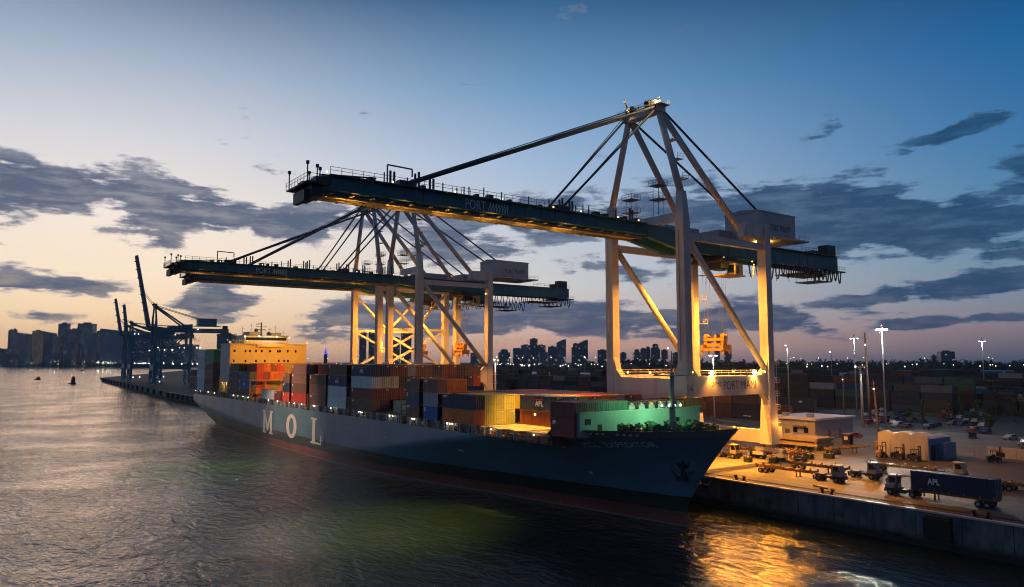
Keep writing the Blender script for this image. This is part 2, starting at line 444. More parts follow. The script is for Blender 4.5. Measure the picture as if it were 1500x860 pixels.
# crane rails, asphalt lanes and painted lines
mb = MB()
for y in (117.7, 118.3, 145.2, 145.8): mb.box(-560, 200, y-.05, y+.05, QZ+.004, QZ+.05)
props(mb.build('crane_rail', M['rubber']), 'steel crane rails let into the quay, running along the wharf', 'crane rail')
mb = MB()
for y in (122.5, 127.2, 132, 136.6, 141.2): mb.box(-560, 120, y-.07, y+.07, QZ+.004, QZ+.008)
props(mb.build('lane_lines', paint('worn_lane_paint', (.34,.27,.12), .7, .6, .8)), kind='structure')
m, n, b = base_mat('yard_asphalt'); M['asph'] = m
tc = n.new('ShaderNodeTexCoord').outputs['Object']
a1 = n.noise(tc, .03, 6, .6); a2 = n.noise(tc, .6, 5, .65)
c = n.mix(n.smooth(a1, .35, .65), (.045,.043,.042), (.075,.07,.068)); c = n.mix(n.math('MULTIPLY', n.smooth(a2,.5,.8), .4), c, (.05,.05,.05))
n.inp(b.inputs['Base Color'], c); b.inputs['Roughness'].default_value = .8
mb = MB(); mb.face([(390,216,QZ+.006),(390,5900,QZ+.006),(-1390,5900,QZ+.006),(-2400,1000,QZ+.006),(-900,216,QZ+.006)])
props(mb.build('yard_ground', M['asph']), kind='structure')
M['pale'] = paint('pale_lit_ground', (.17,.16,.15), .8, .4, .08, streak=False)
mb = MB(); mb.face([(-60,186,QZ+.010),(-60,246,QZ+.010),(-118,246,QZ+.010),(-118,222,QZ+.010),(-80,186,QZ+.010)]); mb.face([(-186,300,QZ+.012),(-168,300,QZ+.012),(-90,380,QZ+.012),(-190,380,QZ+.012)])  # second face is only lit ground, its light painted as a paler tone
props(mb.build('pale_lit_ground', M['pale']), kind='structure')
# far shore across the bay
mb = MB()
p = [at(-400,3450), at(720,3450), at(1600,9000), at(-900,9000)]
mb.face([(q_.x, q_.y, 1.2) for q_ in p]); mb.face([(p[0].x,p[0].y,-1),(p[1].x,p[1].y,-1),(p[1].x,p[1].y,1.2),(p[0].x,p[0].y,1.2)])
props(mb.build('far_shore', plain('shore_ground', (.03,.035,.03), .9)), kind='structure')

# bollards on the quay edge
mb = MB()
for dx in (-.7, .7):
    mb.tube((dx,0,0), (dx*1.35,0,.8), .26, .23, 10); mb.tube((dx*1.35,0,.8), (dx*1.45,0,.95), .38, .33, 10)
mb.box(-1.2,1.2,-.5,.5,0,.18)
bm_ = mb.mesh('bollard', M['black'])
for (x, lab) in ((-87.6,'black double bollard on the quay edge just beyond the bow tip'),(-70.4,'black double bollard holding a taut mooring rope on the quay edge'),(-47.3,'black double bollard on the quay edge near the loaded truck'),(-30,'black double bollard on the quay edge at the right of the picture')):
    props(put('bollard', bm_, loc=(x,115.6,QZ+.01)), lab, 'bollard', 'bollards along the quay edge')
mb = MB(); mb.tube((-70.6,115.9,QZ+.9), (-76.6,121.5,QZ+.12), .13, n=6)
props(mb.build('mooring_rope', M['black']), 'dark rope stretched over the quay from the middle bollard', 'rope')
# ------------------------------------------------------------------ the ship
def tab(t, x):
    if x <= t[0][0]: return t[0][1]
    for (a, u), (b_, v) in zip(t[:-1], t[1:]):
        if x <= b_:
            k = (x-a)/(b_-a); return u + (v-u)*k
    return t[-1][1]
CY = 96.0
def Xs(z): return -354.0 if z >= 6 else -354 + 12*((6-max(z,-2))/6)**1.5
def Xst(z): return -83.2 + 10.2*(max(0, z-3.0)/13.6)**1.2
WLT = [(-344,1.5),(-336,7),(-323,10.6),(-300,12.2),(-279,13.2),(-240,15.4),(-214,16),(-190,15.9),(-175,15.2),(-162,14.0),(-144,11.3),(-125.6,7.2),(-110,4.5),(-98.7,2.6),(-90,1.2),(-85.5,.6),(-83.2,.02)]
DKT = [(-354,13.6),(-345,14.8),(-330,15.7),(-310,16),(-104,16.05),(-97,16.0),(-92.5,15.2),(-87.5,12.9),(-82.5,9.9),(-78.5,7.1),(-76,4.8),(-74.3,2.7),(-73.4,1.2),(-73,.02)]
ZKT = [(-354,9.5),(-320,8),(-260,5),(-215,2.6),(-185,3.4),(-165,5.4),(-118,12.2),(-104,14.6),(-90,16.2),(-72,17)]
ZTT = [(-354,12.8),(-99.4,12.8),(-97.6,15.5),(-86,15.8),(-77,16.1),(-73,16.6)]
def half(s, z):
    xw = Xs(0) + s*(Xst(0)-Xs(0)); xd = -354 + s*(Xst(16.6)+354)
    w = tab(WLT, xw); d_ = tab(DKT, xd); zk = tab(ZKT, xd)
    if z <= 0: return w
    t = min(1, z/zk); p = 1.1 + .55*max(0, min(1, (xd+150)/60))
    return w + (d_-w)*t**p
def hull_pt(s, z, side=-1):
    return (Xs(z) + s*(Xst(z)-Xs(z)), CY + side*half(s, z), z)
def ztop(s): return tab(ZTT, -354 + s*(Xst(16.6)+354))
def hull_y(X, z):
    s = (X-Xs(z))/(Xst(z)-Xs(z)); return CY - half(min(1, max(0, s)), z)

SH = empty('container_ship', (-215,96,0), 0, 'long blue grey container ship with red boot topping moored along the quay', 'ship')

m, n, b = base_mat('hull_paint'); M['hull'] = m
tc = n.new('ShaderNodeTexCoord').outputs['Object']
sz = n.new('ShaderNodeSeparateXYZ'); n.l.new(tc, sz.inputs[0]); zz = sz.outputs[2]
s1 = n.noise(n.mapping(tc, (.35,.35,.05)), 1, 7, .7); s2 = n.noise(tc, .12, 6, .6); s3 = n.noise(n.mapping(tc, (.07,.07,.9)), 1, 6, .65)
blue = n.mix(n.smooth(s2, .35, .7), (.12,.24,.345), (.10,.20,.29))
blue = n.mix(n.math('MULTIPLY', n.smooth(s1, .55, .8), .4), blue, (.055,.055,.052))
grn = n.mix(n.smooth(s1, .4, .7), (.028,.055,.045), (.05,.05,.04))
red = n.mix(n.smooth(s3, .35, .7), (.30,.088,.062), (.18,.056,.046))
red = n.mix(n.math('MULTIPLY', n.smooth(s1, .5, .75), .5), red, (.10,.07,.05))
zw = n.math('ADD', zz, n.math('MULTIPLY', n.math('SUBTRACT', s1, .5), .25))
c = n.mix(n.smooth(zw, 4.85, 4.95), grn, blue)
rust = n.math('MULTIPLY', n.smooth(s3, .52, .66), n.smooth(n.math('ABSOLUTE', n.math('SUBTRACT', zz, 3.6)), 1.7, .4))
c = n.mix(n.math('MULTIPLY', rust, .75), c, (.16,.055,.025))
c = n.mix(n.smooth(zw, 2.35, 2.25), c, red)
c = n.mix(n.math('MULTIPLY', n.smooth(zw, .35, .2), .6), c, (.30,.22,.18))
# plate seams
br = n.new('ShaderNodeTexBrick'); n.l.new(n.mapping(tc, (1,1,1), rot=(R(90),0,0)), br.inputs[0])
br.inputs['Scale'].default_value = .1; br.inputs['Brick Width'].default_value = 1.2; br.inputs['Row Height'].default_value = .26; br.inputs['Mortar Size'].default_value = .006
br.inputs['Color1'].default_value = (1,1,1,1); br.inputs['Color2'].default_value = (.93,.93,.93,1); br.inputs['Mortar'].default_value = (.72,.72,.72,1)
c = n.mix(1.0, c, br.outputs[0], 'MULTIPLY')
n.inp(b.inputs['Base Color'], c); n.inp(b.inputs['Roughness'], n.math('ADD', n.math('MULTIPLY', s2, .2), .26)); b.inputs['Specular IOR Level'].default_value = .5
n.inp(b.inputs['Normal'], n.bump(s2, .25, .25))
M['bulwark'] = paint('bulwark_grey', (.25,.25,.25), .5, .3, .4, dirt=(.1,.08,.06))
M['deck'] = paint('deck_paint', (.20,.13,.07), .65, .4, .5, dirt=(.06,.05,.04))
M['hatch'] = paint('hatch_paint', (.42,.33,.16), .6, .35, .4, dirt=(.12,.08,.04))
M['house'] = paint('deckhouse_lamplit_paint', (.60,.47,.22), .55, .15, .3, dirt=(.35,.24,.12), dirt_amt=.3)  # gold takes the sodium glow on the front into the paint; side stays grey
M['houseside'] = paint('deckhouse_side_paint', (.5,.48,.48), .55, .2, .3)
M['brk'] = paint('breakwater_paint', (.30,.40,.34), .55, .25, .4, dirt=(.12,.13,.10))
M['gear'] = paint('deck_gear_green', (.05,.10,.055), .55, .4, 1.2)

NS, NZ = 150, 22
ss = [i/NS for i in range(NS+1)]
ss = sorted(set(ss + [1-.0035*k for k in range(1, 9)] + [(.8975+.0012*k) for k in range(0, 8)]))
mb = MB()
for side in (-1, 1):
    k0 = len(mb.v)
    for s in ss:
        zt = ztop(s); zt = zt - 1.15 if zt > 13 else zt
        for j in range(NZ+1):
            mb.v.append(hull_pt(s, -2 + (zt+2)*j/NZ, side))
    for i in range(len(ss)-1):
        for j in range(NZ):
            a = k0+i*(NZ+1)+j; mb.f.append((a, a+NZ+1, a+NZ+2, a+1)); mb.m.append(0); mb.sm.append(True)
npts = len(ss)*(NZ+1)
for j in range(NZ): mb.f.append((j, j+1, npts+j+1, npts+j)); mb.m.append(0); mb.sm.append(False)
mb.build('hull', M['hull'], SH, fix=True)
# decks
mb = MB()
def deck_strip(s0, s1, dz, inset, nn):
    prev = None
    for i in range(nn+1):
        s = s0+(s1-s0)*i/nn; z = ztop(s)-dz; h = max(.02, half(s, z)-inset); X = Xs(z)+s*(Xst(z)-Xs(z))
        cur = ((X, CY-h, z), (X, CY+h, z))
        if prev: mb.face([prev[0], cur[0], cur[1], prev[1]])
        prev = cur
s_f = (-97.6+354)/(Xst(16.6)+354)
deck_strip(0, s_f, .12, .05, 60)
mb.face([(-97.6,CY-16,12.6),(-97.6,CY+16,12.6),(-97.6,CY+16,14.4),(-97.6,CY-16,14.4)])
mb.build('deck', M['deck'], SH)
mb = MB(); deck_strip(s_f, .9995, 1.2, .1, 40); mb.build('forecastle_deck', M['deck'], SH)
# bulwark around the forecastle (outer skin, inner skin, cap rail)
mb = MB()
sb = [s for s in ss if s >= s_f-.001]
for side in (-1, 1):
    rows = []
    for s in sb:
        zt = ztop(s); h1 = half(s, zt); h0 = half(s, zt-1.15)
        X1 = Xs(zt)+s*(Xst(zt)-Xs(zt)); X0 = Xs(zt-1.15)+s*(Xst(zt-1.15)-Xs(zt-1.15))
        rows.append([(X0, CY+side*(h0+.03), zt-1.15), (X1, CY+side*(h1+.03), zt), (X1-.12, CY+side*max(0, h1-.22), zt), (X0-.3, CY+side*max(0, h0-.1), zt-1.2)])
    for p_, q_ in zip(rows[:-1], rows[1:]):
        for a in range(3): mb.face([p_[a], q_[a], q_[a+1], p_[a+1]])
mb.build('bulwark', M['bulwark'], SH)

def on_hull(X, z, o=.07):
    return (X, hull_y(X, z)-o, z)
# big serif letters on the side
def letter(name, polys, X0, X1, z0, z1):
    mb = MB()
    for q in polys: mb.face([on_hull(X0+(X1-X0)*u, z0+(z1-z0)*v, .08) for u, v in q])
    mb.build(name, M['letter'], SH, fix=False)
def rect(u0, u1, v0, v1): return [(u0,v0),(u1,v0),(u1,v1),(u0,v1)]
letter('hull_letter', [rect(.08,.26,.08,.92), rect(.74,.92,.08,.92), rect(0,.34,0,.08), rect(.66,1,0,.08), rect(0,.28,.92,1), rect(.72,1,.92,1),
    [(.26,.92),(.26,.62),(.46,.12),(.54,.12),(.5,.4)], [(.74,.92),(.5,.4),(.54,.12),(.74,.62)]], -249.6, -239.2, 3.4, 10.8)
ring = []
for i in range(28):
    a, c_ = 2*math.pi*i/28, 2*math.pi*(i+1)/28
    ring.append([(.5+.5*math.cos(a), .5+.5*math.sin(a)), (.5+.5*math.cos(c_), .5+.5*math.sin(c_)), (.5+.22*math.cos(c_), .5+.34*math.sin(c_)), (.5+.22*math.cos(a), .5+.34*math.sin(a))])
letter('hull_letter', ring, -226.9, -217.9, 3.7, 10.9)
letter('hull_letter', [rect(.14,.42,.08,.92), rect(0,.56,.92,1), rect(0,.9,0,.08), [(.9,0),(1,0),(1,.38),(.9,.34)]], -206.6, -198.6, 3.7, 10.9)
# ship name on the bow flare
def bowmap(X0, X1, z0, z1, w, h):
    return lambda u, v: on_hull(X0+(X1-X0)*u/w, z0+(z1-z0)*u/w + v, .06)
text_obj('ship_name', 'MOL', M['lettername'], bowmap(-95.4, -92.7, 12.4, 12.58, 2.25, 1), 2.25, .95, SH); text_obj('ship_name', 'EXPEDITOR', M['lettername'], bowmap(-91.6, -83.4, 12.65, 13.2, 6.83, 1), 6.83, .95, SH)
# small draft marks and vents
mb = Split()
for X, z in ((-131,8.6),(-130.2,8.6),(-99.6,7.2),(-100.4,13.0-1),(-160,9)): mb.face([on_hull(X,z,.06), on_hull(X+.6,z-.1,.06), on_hull(X+.6,z+.35,.06), on_hull(X,z+.4,.06)])
mb.build('draft_mark', M['lettername'], SH)
mb = MB()
for k in range(6): mb.tube((-99.5+0, 0, 0), (-99.5, 0, .1), .01)
mb = Split()
for i in range(7):
    X = -92 + i*.95 + (1.2 if i > 2 else 0); mb.box(X, X+.5, hull_y(X, 15.1)-.12, hull_y(X, 15.1)+.1, 14.98, 15.3)
mb.build('fairlead', M['offwhite'], SH)
# pilot ladder frame by the L
mb = MB(); X = -197.2
mb.tube(on_hull(X, 3.6, .3), on_hull(X+.3, 7.6, .3), .12, n=5); mb.tube(on_hull(X-2.0, 5.0, .3), on_hull(X, 4.9, .3), .14, n=5)
mb.build('ladder_davit', M['white'], SH)

# anchors with their bolsters
def anchor(X, Y, z, side):
    mb = MB()
    nx = .45; ax = Vector((X, Y, z)); out = Vector((nx, side, -.25)).normalized()
    rings = [(0, 2.5), (.8, 2.35), (1.3, 1.9), (1.5, 1.2)]
    base_ = ax - out*1.1
    for (d0, r0), (d1, r1) in zip(rings[:-1], rings[1:]): mb.tube(base_+out*d0, base_+out*d1, r0, r1, 16, caps=False)
    mb.tube(base_+out*1.5, base_+out*1.45, 1.2, .9, 16)
    mb.sm = [True]*len(mb.sm)
    mb.build('anchor_bolster', M['hull'], SH)
    mb = MB(); t = base_+out*1.6; dn = Vector((.1, side*.18, -1)).normalized()
    mb.beam(t+Vector((0,0,.6)), t+dn*2.6, .34, .34)
    e = t+dn*2.6; sx = Vector((1, 0, 0))
    mb.beam(e-sx*1.1, e+sx*1.1, .6, .6)
    for k in (-1, 1):
        mb.beam(e+sx*.9*k, e+sx*1.5*k+Vector((0,side*.9,1.5)), .55, .35, w2=.12, h2=.12)
    mb.build('anchor', M['black'], SH)
anchor(-81.6, hull_y(-81.6, 10.9)+.55, 10.9, -1)
anchor(-82.4, 2*CY-hull_y(-82.4, 9.2)-.55, 9.2, 1)

# breakwater
mb = MB()
mb.box(-92.7, -92.4, 81.0, 110.6, 14.4, 18.4)
mb.build('breakwater', M['brk'], SH)
mb = Split()
for y in (80.9, 110.4): mb.box(-95.6, -92.7, y, y+.3, 14.4, 18.4)
mb.build('breakwater_wing', M['houseside'], SH)
mb = MB(); mb.box(-95.7,-92.2,80.7,80.89,18.4,18.55); mb.box(-92.72,-92.2,81.0,110.9,18.41,18.56); mb.build('cap_rail', M['offwhite'], SH)
mb = Split()
mb.box(-94.6,-93.7,80.8,80.89,16.4,17.4); mb.box(-92.42,-92.33,82.2,83.4,16.5,17.4); mb.box(-92.42,-92.33,85,85.9,14.4,16.4); mb.box(-92.42,-92.33,104,104.9,15.2,16.8)
mb.build('doorway', M['black'], SH)
# foremast
mb = MB(); mb.tube((-86,96,14.6),(-86,96,19),.62,.5,10); mb.tube((-86,96,19),(-86,96,25),.48,.34,10); mb.tube((-86,96,25),(-86,96,28.6),.14,.08,6)
mb.build('foremast', M['brk'], SH)
mb = MB(); mb.box(-86.5,-85.5,93.6,98.4,19.1,19.25); mb.build('mast_platform', M['brk'], SH); mb = MB(); mb.box(-87.6,-84.4,93.3,98.7,24.4,24.55); mb.beam((-86,93,24.5),(-86,91.5,24.9),.5,.15); mb.tube((-86.6,95,24.5),(-86.6,95,27.2),.05,n=5); mb.tube((-85.5,97,24.5),(-85.5,97,27),.05,n=5); mb.tube((-86,94.2,26.3),(-86,97.8,26.3),.05,n=5)
for y in (93.4, 94.8, 96.6, 98.6): mb.tube((-87.5,y,24.5),(-87.5,y,25.6),.04,n=4)
mb.tube((-87.5,93.4,25.6),(-87.5,98.6,25.6),.04,n=4)
mb.build('mast_platform', M['brk'], SH)
bulb = MB(); bulb.ball((0,0,0), (.15), 8); bulbm = bulb.mesh('lamp', M['e_green'])
for y in (93.7, 95.4, 96.9, 98.3): put('mast_lamp', bulbm, SH, (-86.2,y,19.5))
for y in (93.7, 98.3): light('SPOT', (-86.6,y,19.6), 1900, GREEN, .3, (-93,96+(y-96)*2.2,15.5), 130, .7, 'foremast_light')
light('POINT', (-86.4,96,20.3), 420, GREEN, .3, name='foremast_light')
# winches, windlasses and rope piles on the forecastle
rnd = random.Random(3)
for i, (X, Y) in enumerate([(-89.5,88.4),(-88.6,91.6),(-87.4,86.9),(-84.8,92.2),(-83.4,90),(-84.2,100.3),(-82,97.4),(-80,93.6),(-80.5,99),(-89.4,99.5),(-88.3,103.6),(-77.8,95.6),(-90,95)]):
    w = empty('winch', Vector((X, Y, ztop(.97)-1.2)) - SH.location); w.parent = SH
    mb = MB(); z0 = 0
    mb.box(-1.2,1.2,-.9,.9,0,.25); mb.box(-1.1,-.7,-.7,.7,.2,1.7); mb.box(.7,1.1,-.7,.7,.2,1.7); mb.box(1.1,1.8,-.45,.45,.3,1.25); mb.box(-.6,.5,1.0,1.5,.1,.8)
    w['loc0'] = 1
    mb.build('winch_frame', M['gear'], w)
    mb = MB(); mb.tube((-.68,0,1.05),(.68,0,1.05),.62,n=14); mb.tube((-.68,0,1.05),(-.6,0,1.05),.9,n=14); mb.tube((.6,0,1.05),(.68,0,1.05),.9,n=14); mb.tube((1.8,0,.9),(2.4,0,.9),.35,n=10)
    mb.build('drum', M['gear'], w)
    w.rotation_euler = (0,0,rnd.choice([0, .3, -.4, 1.57, 1.2]))
mb = Split()
for i in range(16):
    X = rnd.uniform(-90,-78); Y = 96+rnd.uniform(-.75,.75)*max(1.5, 12-max(0,(X+86))*.9)
    h = rnd.uniform(.5,1.3)
    if i % 3: mb.tube((X,Y,14.5),(X,Y,14.9+h),rnd.uniform(.18,.35),n=8)
    else: mb.box(X-.4,X+.4,Y-.5,Y+.5,14.5,15+h)
for k in range(14):
    X = rnd.uniform(-88,-79); Y = rnd.uniform(91,101); mb.beam((X,Y,14.8),(X+rnd.uniform(-3,3),Y+rnd.uniform(-3,3),16.6+rnd.uniform(-.7,.6)),.14,.14)
mb.build('bitts', M['gear'], SH)
# handrail round the bow
mb = MB(); last = None
for i in range(26):
    s = .957+.0425*i/25; z = ztop(s); X = Xs(z)+s*(Xst(z)-Xs(z)); Y = CY+half(s, z)-.3
    mb.tube((X-.3,Y,z),(X-.3,Y,z+.9),.04,n=4)
    if last: mb.tube(last,(X-.3,Y,z+.9),.04,n=4)
    last = (X-.3,Y,z+.9)
mb.build('bow_railing', M['steel'], SH)

# deckhouse
mb = MB(); mb.box(-306,-293,80.9,110.6,14.6,33.2)
mb.build('deckhouse', [M['house']], SH)
mb = MB(); mb.box(-305.8,-293.1,80.7,80.88,19,33.3); mb.build('deckhouse_side', M['houseside'], SH)
mb = MB(); mb.box(-306.6,-292.6,80.5,111,33.2,33.5); mb.build('bridge_deck', M['house'], SH)
mb = MB(); mb.box(-293,-292.2,90.5,101.5,32.1,33.2); mb.build('bridge_front', M['house'], SH)
win = MB(); win.box(-.06,.06,-.35,.35,-.45,.45); winm = win.mesh('window', M['glass'])
for y in (82.4,86.5,88.2,90.5,92.7,96,99,99.9,103,106.2): put('window', winm, SH, (-292.98,y,30.6))
for y in (82.2,86.6,90.6,94,99.5,101.7,103.2): put('window', winm, SH, (-292.98,y,26.8))
mb = MB(); mb.box(-305,-295,86.5,103.5,33.5,36.6); mb.build('wheelhouse', M['houseside'], SH)
mb = MB(); mb.box(-295.0,-294.9,87,103,34.9,36); mb.build('wheelhouse_window', M['glass'], SH)
mb = MB(); mb.box(-304,-296,88.6,93,36.6,38.2); mb.box(-303,-297,97.6,101.5,36.6,38.0); mb.box(-305.4,-294.6,86.2,103.8,36.6,36.8); mb.build('monkey_island', M['steel'], SH)
mb = MB()
mb.tube((-300,94.5,36.6),(-300,94.5,42.2),.35,.2,8); mb.beam((-300,92.5,40.4),(-300,96.6,40.4),.25,.2); mb.beam((-300,93,39.2),(-300,96,39.2),1.2,.3)
mb.beam((-299.5,92.2,41.4),(-299.5,94.6,41.6),.3,.3); mb.ball((-300,92.5,38.9),.8,10); mb.ball((-299,97.2,37.9),.6,10)
for y, h in ((86.9,40.5),(90.2,41.6),(99.8,41.2),(103,39),(97.6,40.2)): mb.tube((-299,y,36.6),(-299,y,h),.09,.05,5); mb.beam((-299,y-.7,h-.9),(-299,y+.7,h-.9),.08,.08)
mb.build('radar_mast', M['cranedark'], SH)
mb = MB()
for y in [81+i*1.5 for i in range(20)]: mb.tube((-292.8,y,33.5),(-292.8,y,34.5),.05,n=4)
mb.tube((-292.8,81,34.5),(-292.8,110.5,34.5),.05,n=4); mb.build('bridge_railing', M['white'], SH)
lamp8 = MB(); lamp8.ball((0,0,0), .22, 8); lampg = lamp8.mesh('lamp', M['e_green']); lampw = lamp8.mesh('lamp', M['e_warm']); lampc = lamp8.mesh('lamp', M['e_cool']); lamps_ = lamp8.mesh('lamp', M['e_sod'])
for y, z in ((86.2,36.2),(91.6,36.4),(98.6,36.4),(103.6,36.0),(80.6,34),(110.9,34),(87.2,34.6)): put('bridge_lamp', lampg if z > 36 else lampw, SH, (-293.2,y,z))
light('POINT', (-291,96,36.5), 700, (1,.85,.5), .4, name='bridge_light')
# open side deck by the deckhouse, lit inside
mb = MB()
for X in (-305,-302,-299,-296,-293.5): mb.box(X-.12,X+.12,80.2,80.45,12.7,19)
for z in (15.2,18.9): mb.box(-305.2,-293.3,80.15,80.5,z,z+.2)
mb.beam((-304,80.3,15.4),(-299,80.3,18.9),.25,.2); mb.box(-306,-293,80.2,82.5,18.95,19.15)
mb.build('side_gallery', M['house'], SH)
for X in (-303,-297): put('gallery_lamp', lampw, SH, (X,80.8,18.4)); 
light('POINT', (-299,80.3,17.6), 260, TUNG, .3, name='gallery_light')

# cargo deck: coamings, hatch covers, pedestals, walkway lamps, railings
BAYS = dict(A1=(-352.7,-340.5),A2=(-339.7,-327.5),A3=(-326.3,-314.1),B1=(-290.8,-278.6),B2=(-278.2,-266.0),B3=(-264.4,-252.4),B4=(-252.0,-239.8),B5a=(-239.4,-233.3),B5b=(-231.7,-225.6),
  B6=(-224,-211.8),B7=(-209.2,-197.0),B8=(-195.6,-183.4),B9=(-180.3,-168.1),B10=(-166.2,-154),B11a=(-150.6,-144.5),B11b=(-142.7,-136.6),B12=(-134.6,-122.4),B13=(-120.8,-108.6),B14=(-98.9,-92.8))
hb = MB(); hb.box(0,1,0,29,-1.5,-.35); hb.box(-.02,1.02,-.15,29.15,-.35,-.04)
def hatch(x0, x1):
    mb = MB(); mb.box(x0,x1,81.6,110.4,12.6,13.9); mb.box(x0-.15,x1+.15,81.2,110.8,13.9,14.34)
    for y in (86,91,96,101,106): mb.box(x0-.1,x1+.1,y,y+.08,14.34,14.38)
    mb.build('hatch_cover', M['hatch'], SH)
for k, (x0, x1) in BAYS.items():
    if k in ('B11a','B11b','B5a','B5b','B14'): continue
    hatch(x0, x1)
hatch(-150.6,-136.6); hatch(-239.4,-225.6); hatch(-107,-100.5)
pb = MB()
for sx in (-.45,.45): pb.box(sx-.17,sx+.17,-.25,.25,0,1.65)
pb.box(-.7,.7,-.3,.3,1.5,1.69)
pedm = pb.mesh('pedestal', M['offwhite'])
for k, (x0, x1) in BAYS.items():
    if k == 'B14': continue
    for X in (x0+.8, x1-.8) + (((x0+x1)/2,) if x1-x0 > 8 else ()): put('pedestal', pedm, SH, (X, 80.7, 12.68))
mb = MB()
for i in range(84):
    X = -352+i*3.02
    mb.tube((X,80.25,12.7),(X,80.25,13.8),.05,n=4)
for z in (13.25,13.8): mb.tube((-352,80.25,z),(-99.6,80.25,z),.035,n=4)
mb.build('side_railing', M['steel'], SH)
# dark machinery, reefer plugs and gear along the passage under the containers
mb = Split(); rnd = random.Random(11)
for i in range(90):
    X = -350+i*2.76
    if rnd.random() < .75: mb.box(X,X+rnd.uniform(.4,1.4),81,81.5+rnd.random(),12.68,12.9+rnd.uniform(.3,1.2))
mb.build('deck_gear', M['steel'], SH)
mb = Split()
for i in range(46):
    X = rnd.uniform(-121,-100); Y = rnd.uniform(80.5,81.5); mb.box(X,X+rnd.uniform(.3,1.6),Y-.3,Y+.3,12.7,13.0+rnd.uniform(.1,1.0))
mb.build('lashing_gear', paint('lashing_rust', (.35,.12,.05), .7, .5, 1.5), SH)
slm = MB(); slm.ball((0,0,0), .11, 8); sl = slm.mesh('lamp', M['e_cool'])
for X in (-342,-334,-322,-312,-286,-280,-274,-268,-246,-237,-226,-222,-216,-206.5,-205.6,-194,-176,-175,-174,-159,-157.5,-148,-147,-133,-132,-131,-117,-104): put('deck_lamp', sl, SH, (X,80.5,14.1))
for X in (-340,-318,-283,-271,-246,-230,-214,-205,-190,-175,-158,-147,-132,-117): light('POINT', (X,80.0,13.9), 9, (.95,1,.85), .2, name='deck_light')
# lashing bridges between bays
def lash(X, zt, mat, y0=80.2, y1=111.8):
    mb = MB(); nn = 6
    for i in range(nn+1):
        y = y0+(y1-y0)*i/nn
        mb.box(X-.14,X+.14,y-.14,y+.14,12.6,zt)
    for z in (15.6, zt-.1): mb.box(X-.4,X+.4,y0,y1,z-.1,z+.1)
    for y in (y0+.2, y0+2.6): mb.beam((X,y,13),(X,y+2.2,zt-.3),.15,.15)
    mb.build('lashing_bridge', mat, SH)
for X, zt in ((-265.2,20.2),(-253,17.4),(-291.6,18.4),(-210.3,17.4),(-152.6,17.2),(-181.6,17.2)): lash(X, zt, M['hatch'])
# ------------------------------------------------------------------ containers
def cont_meshes(L, H=2.87, rib=True):
    W_ = 2.44; mb = MB()
    # recessed ribbed long sides
    for side in (0, 1):
        y0 = 0 if side == 0 else W_; sg = 1 if side == 0 else -1
        nr = int(L/.56); st = (L-.4)/nr
        pts = []
        for i in range(nr):
            x = .2+i*st; pts += [(x, .05), (x+st*.3, .05), (x+st*.5, .11), (x+st*.8, .11)]
        pts.append((L-.2, .05))
        for (xa, a), (xb, b_) in zip(pts[:-1], pts[1:]):
            mb.face([(xa, y0+sg*a, .16), (xb, y0+sg*b_, .16), (xb, y0+sg*b_, H-.12), (xa, y0+sg*a, H-.12)])
        mb.box(0, L, min(y0, y0+sg*.12), max(y0, y0+sg*.12), 0, .16); mb.box(0, L, min(y0, y0+sg*.12), max(y0, y0+sg*.12), H-.12, H-.02)
    for x in (0, L-.2):
        for y in (0, W_-.16): mb.box(x, x+.2, y, y+.16, .002, H-.022)
    nr = 24
    for i in range(nr):
        xa = .1+(L-.2)*i/nr; xb = .1+(L-.2)*(i+1)/nr; z = H-.05-(.03 if i % 2 else 0)
        mb.face([(xa,.1,z),(xb,.1,z),(xb,W_-.1,z),(xa,W_-.1,z)])
    mb.face([(.1,.1,.1),(L-.1,.1,.1),(L-.1,W_-.1,.1),(.1,W_-.1,.1)])
    mb.face([(.06,.1,.1),(.06,W_-.1,.1),(.06,W_-.1,H-.05),(.06,.1,H-.05)])
    mb.box(L-.13,L-.01,.16,W_-.16,.002,.15); mb.box(L-.13,L-.01,.16,W_-.16,H-.14,H-.03)
    body = mb.mesh('container_body', M['cont'])
    dm = []
    for k in range(2):
        d_ = MB(); y0 = .16+k*1.06; y1 = y0+1.05
        d_.box(L-.10,L-.06,y0,y1,.16,H-.15)
        for zz_ in (.55,1.25,1.95): d_.box(L-.06,L-.03,y0+.1,y1-.1,zz_,zz_+.42)
        for yy in (y0+.27, y0+.78): d_.tube((L-.005,yy,.1),(L-.005,yy,H-.1),.035,n=5,m=1); d_.box(L-.03,L+.03,yy-.09,yy+.09,1.0,1.12,1); d_.box(L-.03,L+.02,yy-.07,yy+.07,.12,.26,1); d_.box(L-.03,L+.02,yy-.07,yy+.07,H-.28,H-.14,1)
        dm.append(d_.mesh('container_door', [M['cont'], M['galv']]))
    return body, dm
C40 = cont_meshes(12.19); C20 = cont_meshes(6.06)
PAL = {'brown':(.13,.065,.05),'maroon':(.17,.035,.03),'rust orange':(.46,.12,.025),'navy':(.018,.030,.075),'bright blue':(.02,.09,.30),'grey':(.24,.25,.27),'white':(.66,.66,.66),
       'green':(.05,.22,.10),'dark green':(.025,.09,.05),'yellow':(.62,.44,.10),'red':(.38,.04,.025),'olive':(.24,.22,.06),'cream':(.58,.46,.30),'pinkish brown':(.17,.085,.07),'blue grey':(.06,.09,.14),'dark brown':(.06,.03,.025)}
TIER = ['lowest','second','third','fourth','fifth','sixth']; ROW = ['outermost','second','third','fourth','fifth','sixth','seventh','eighth','ninth','tenth','eleventh','twelfth','innermost']
ZB, TH_, YP = 14.4, 2.87, 2.455
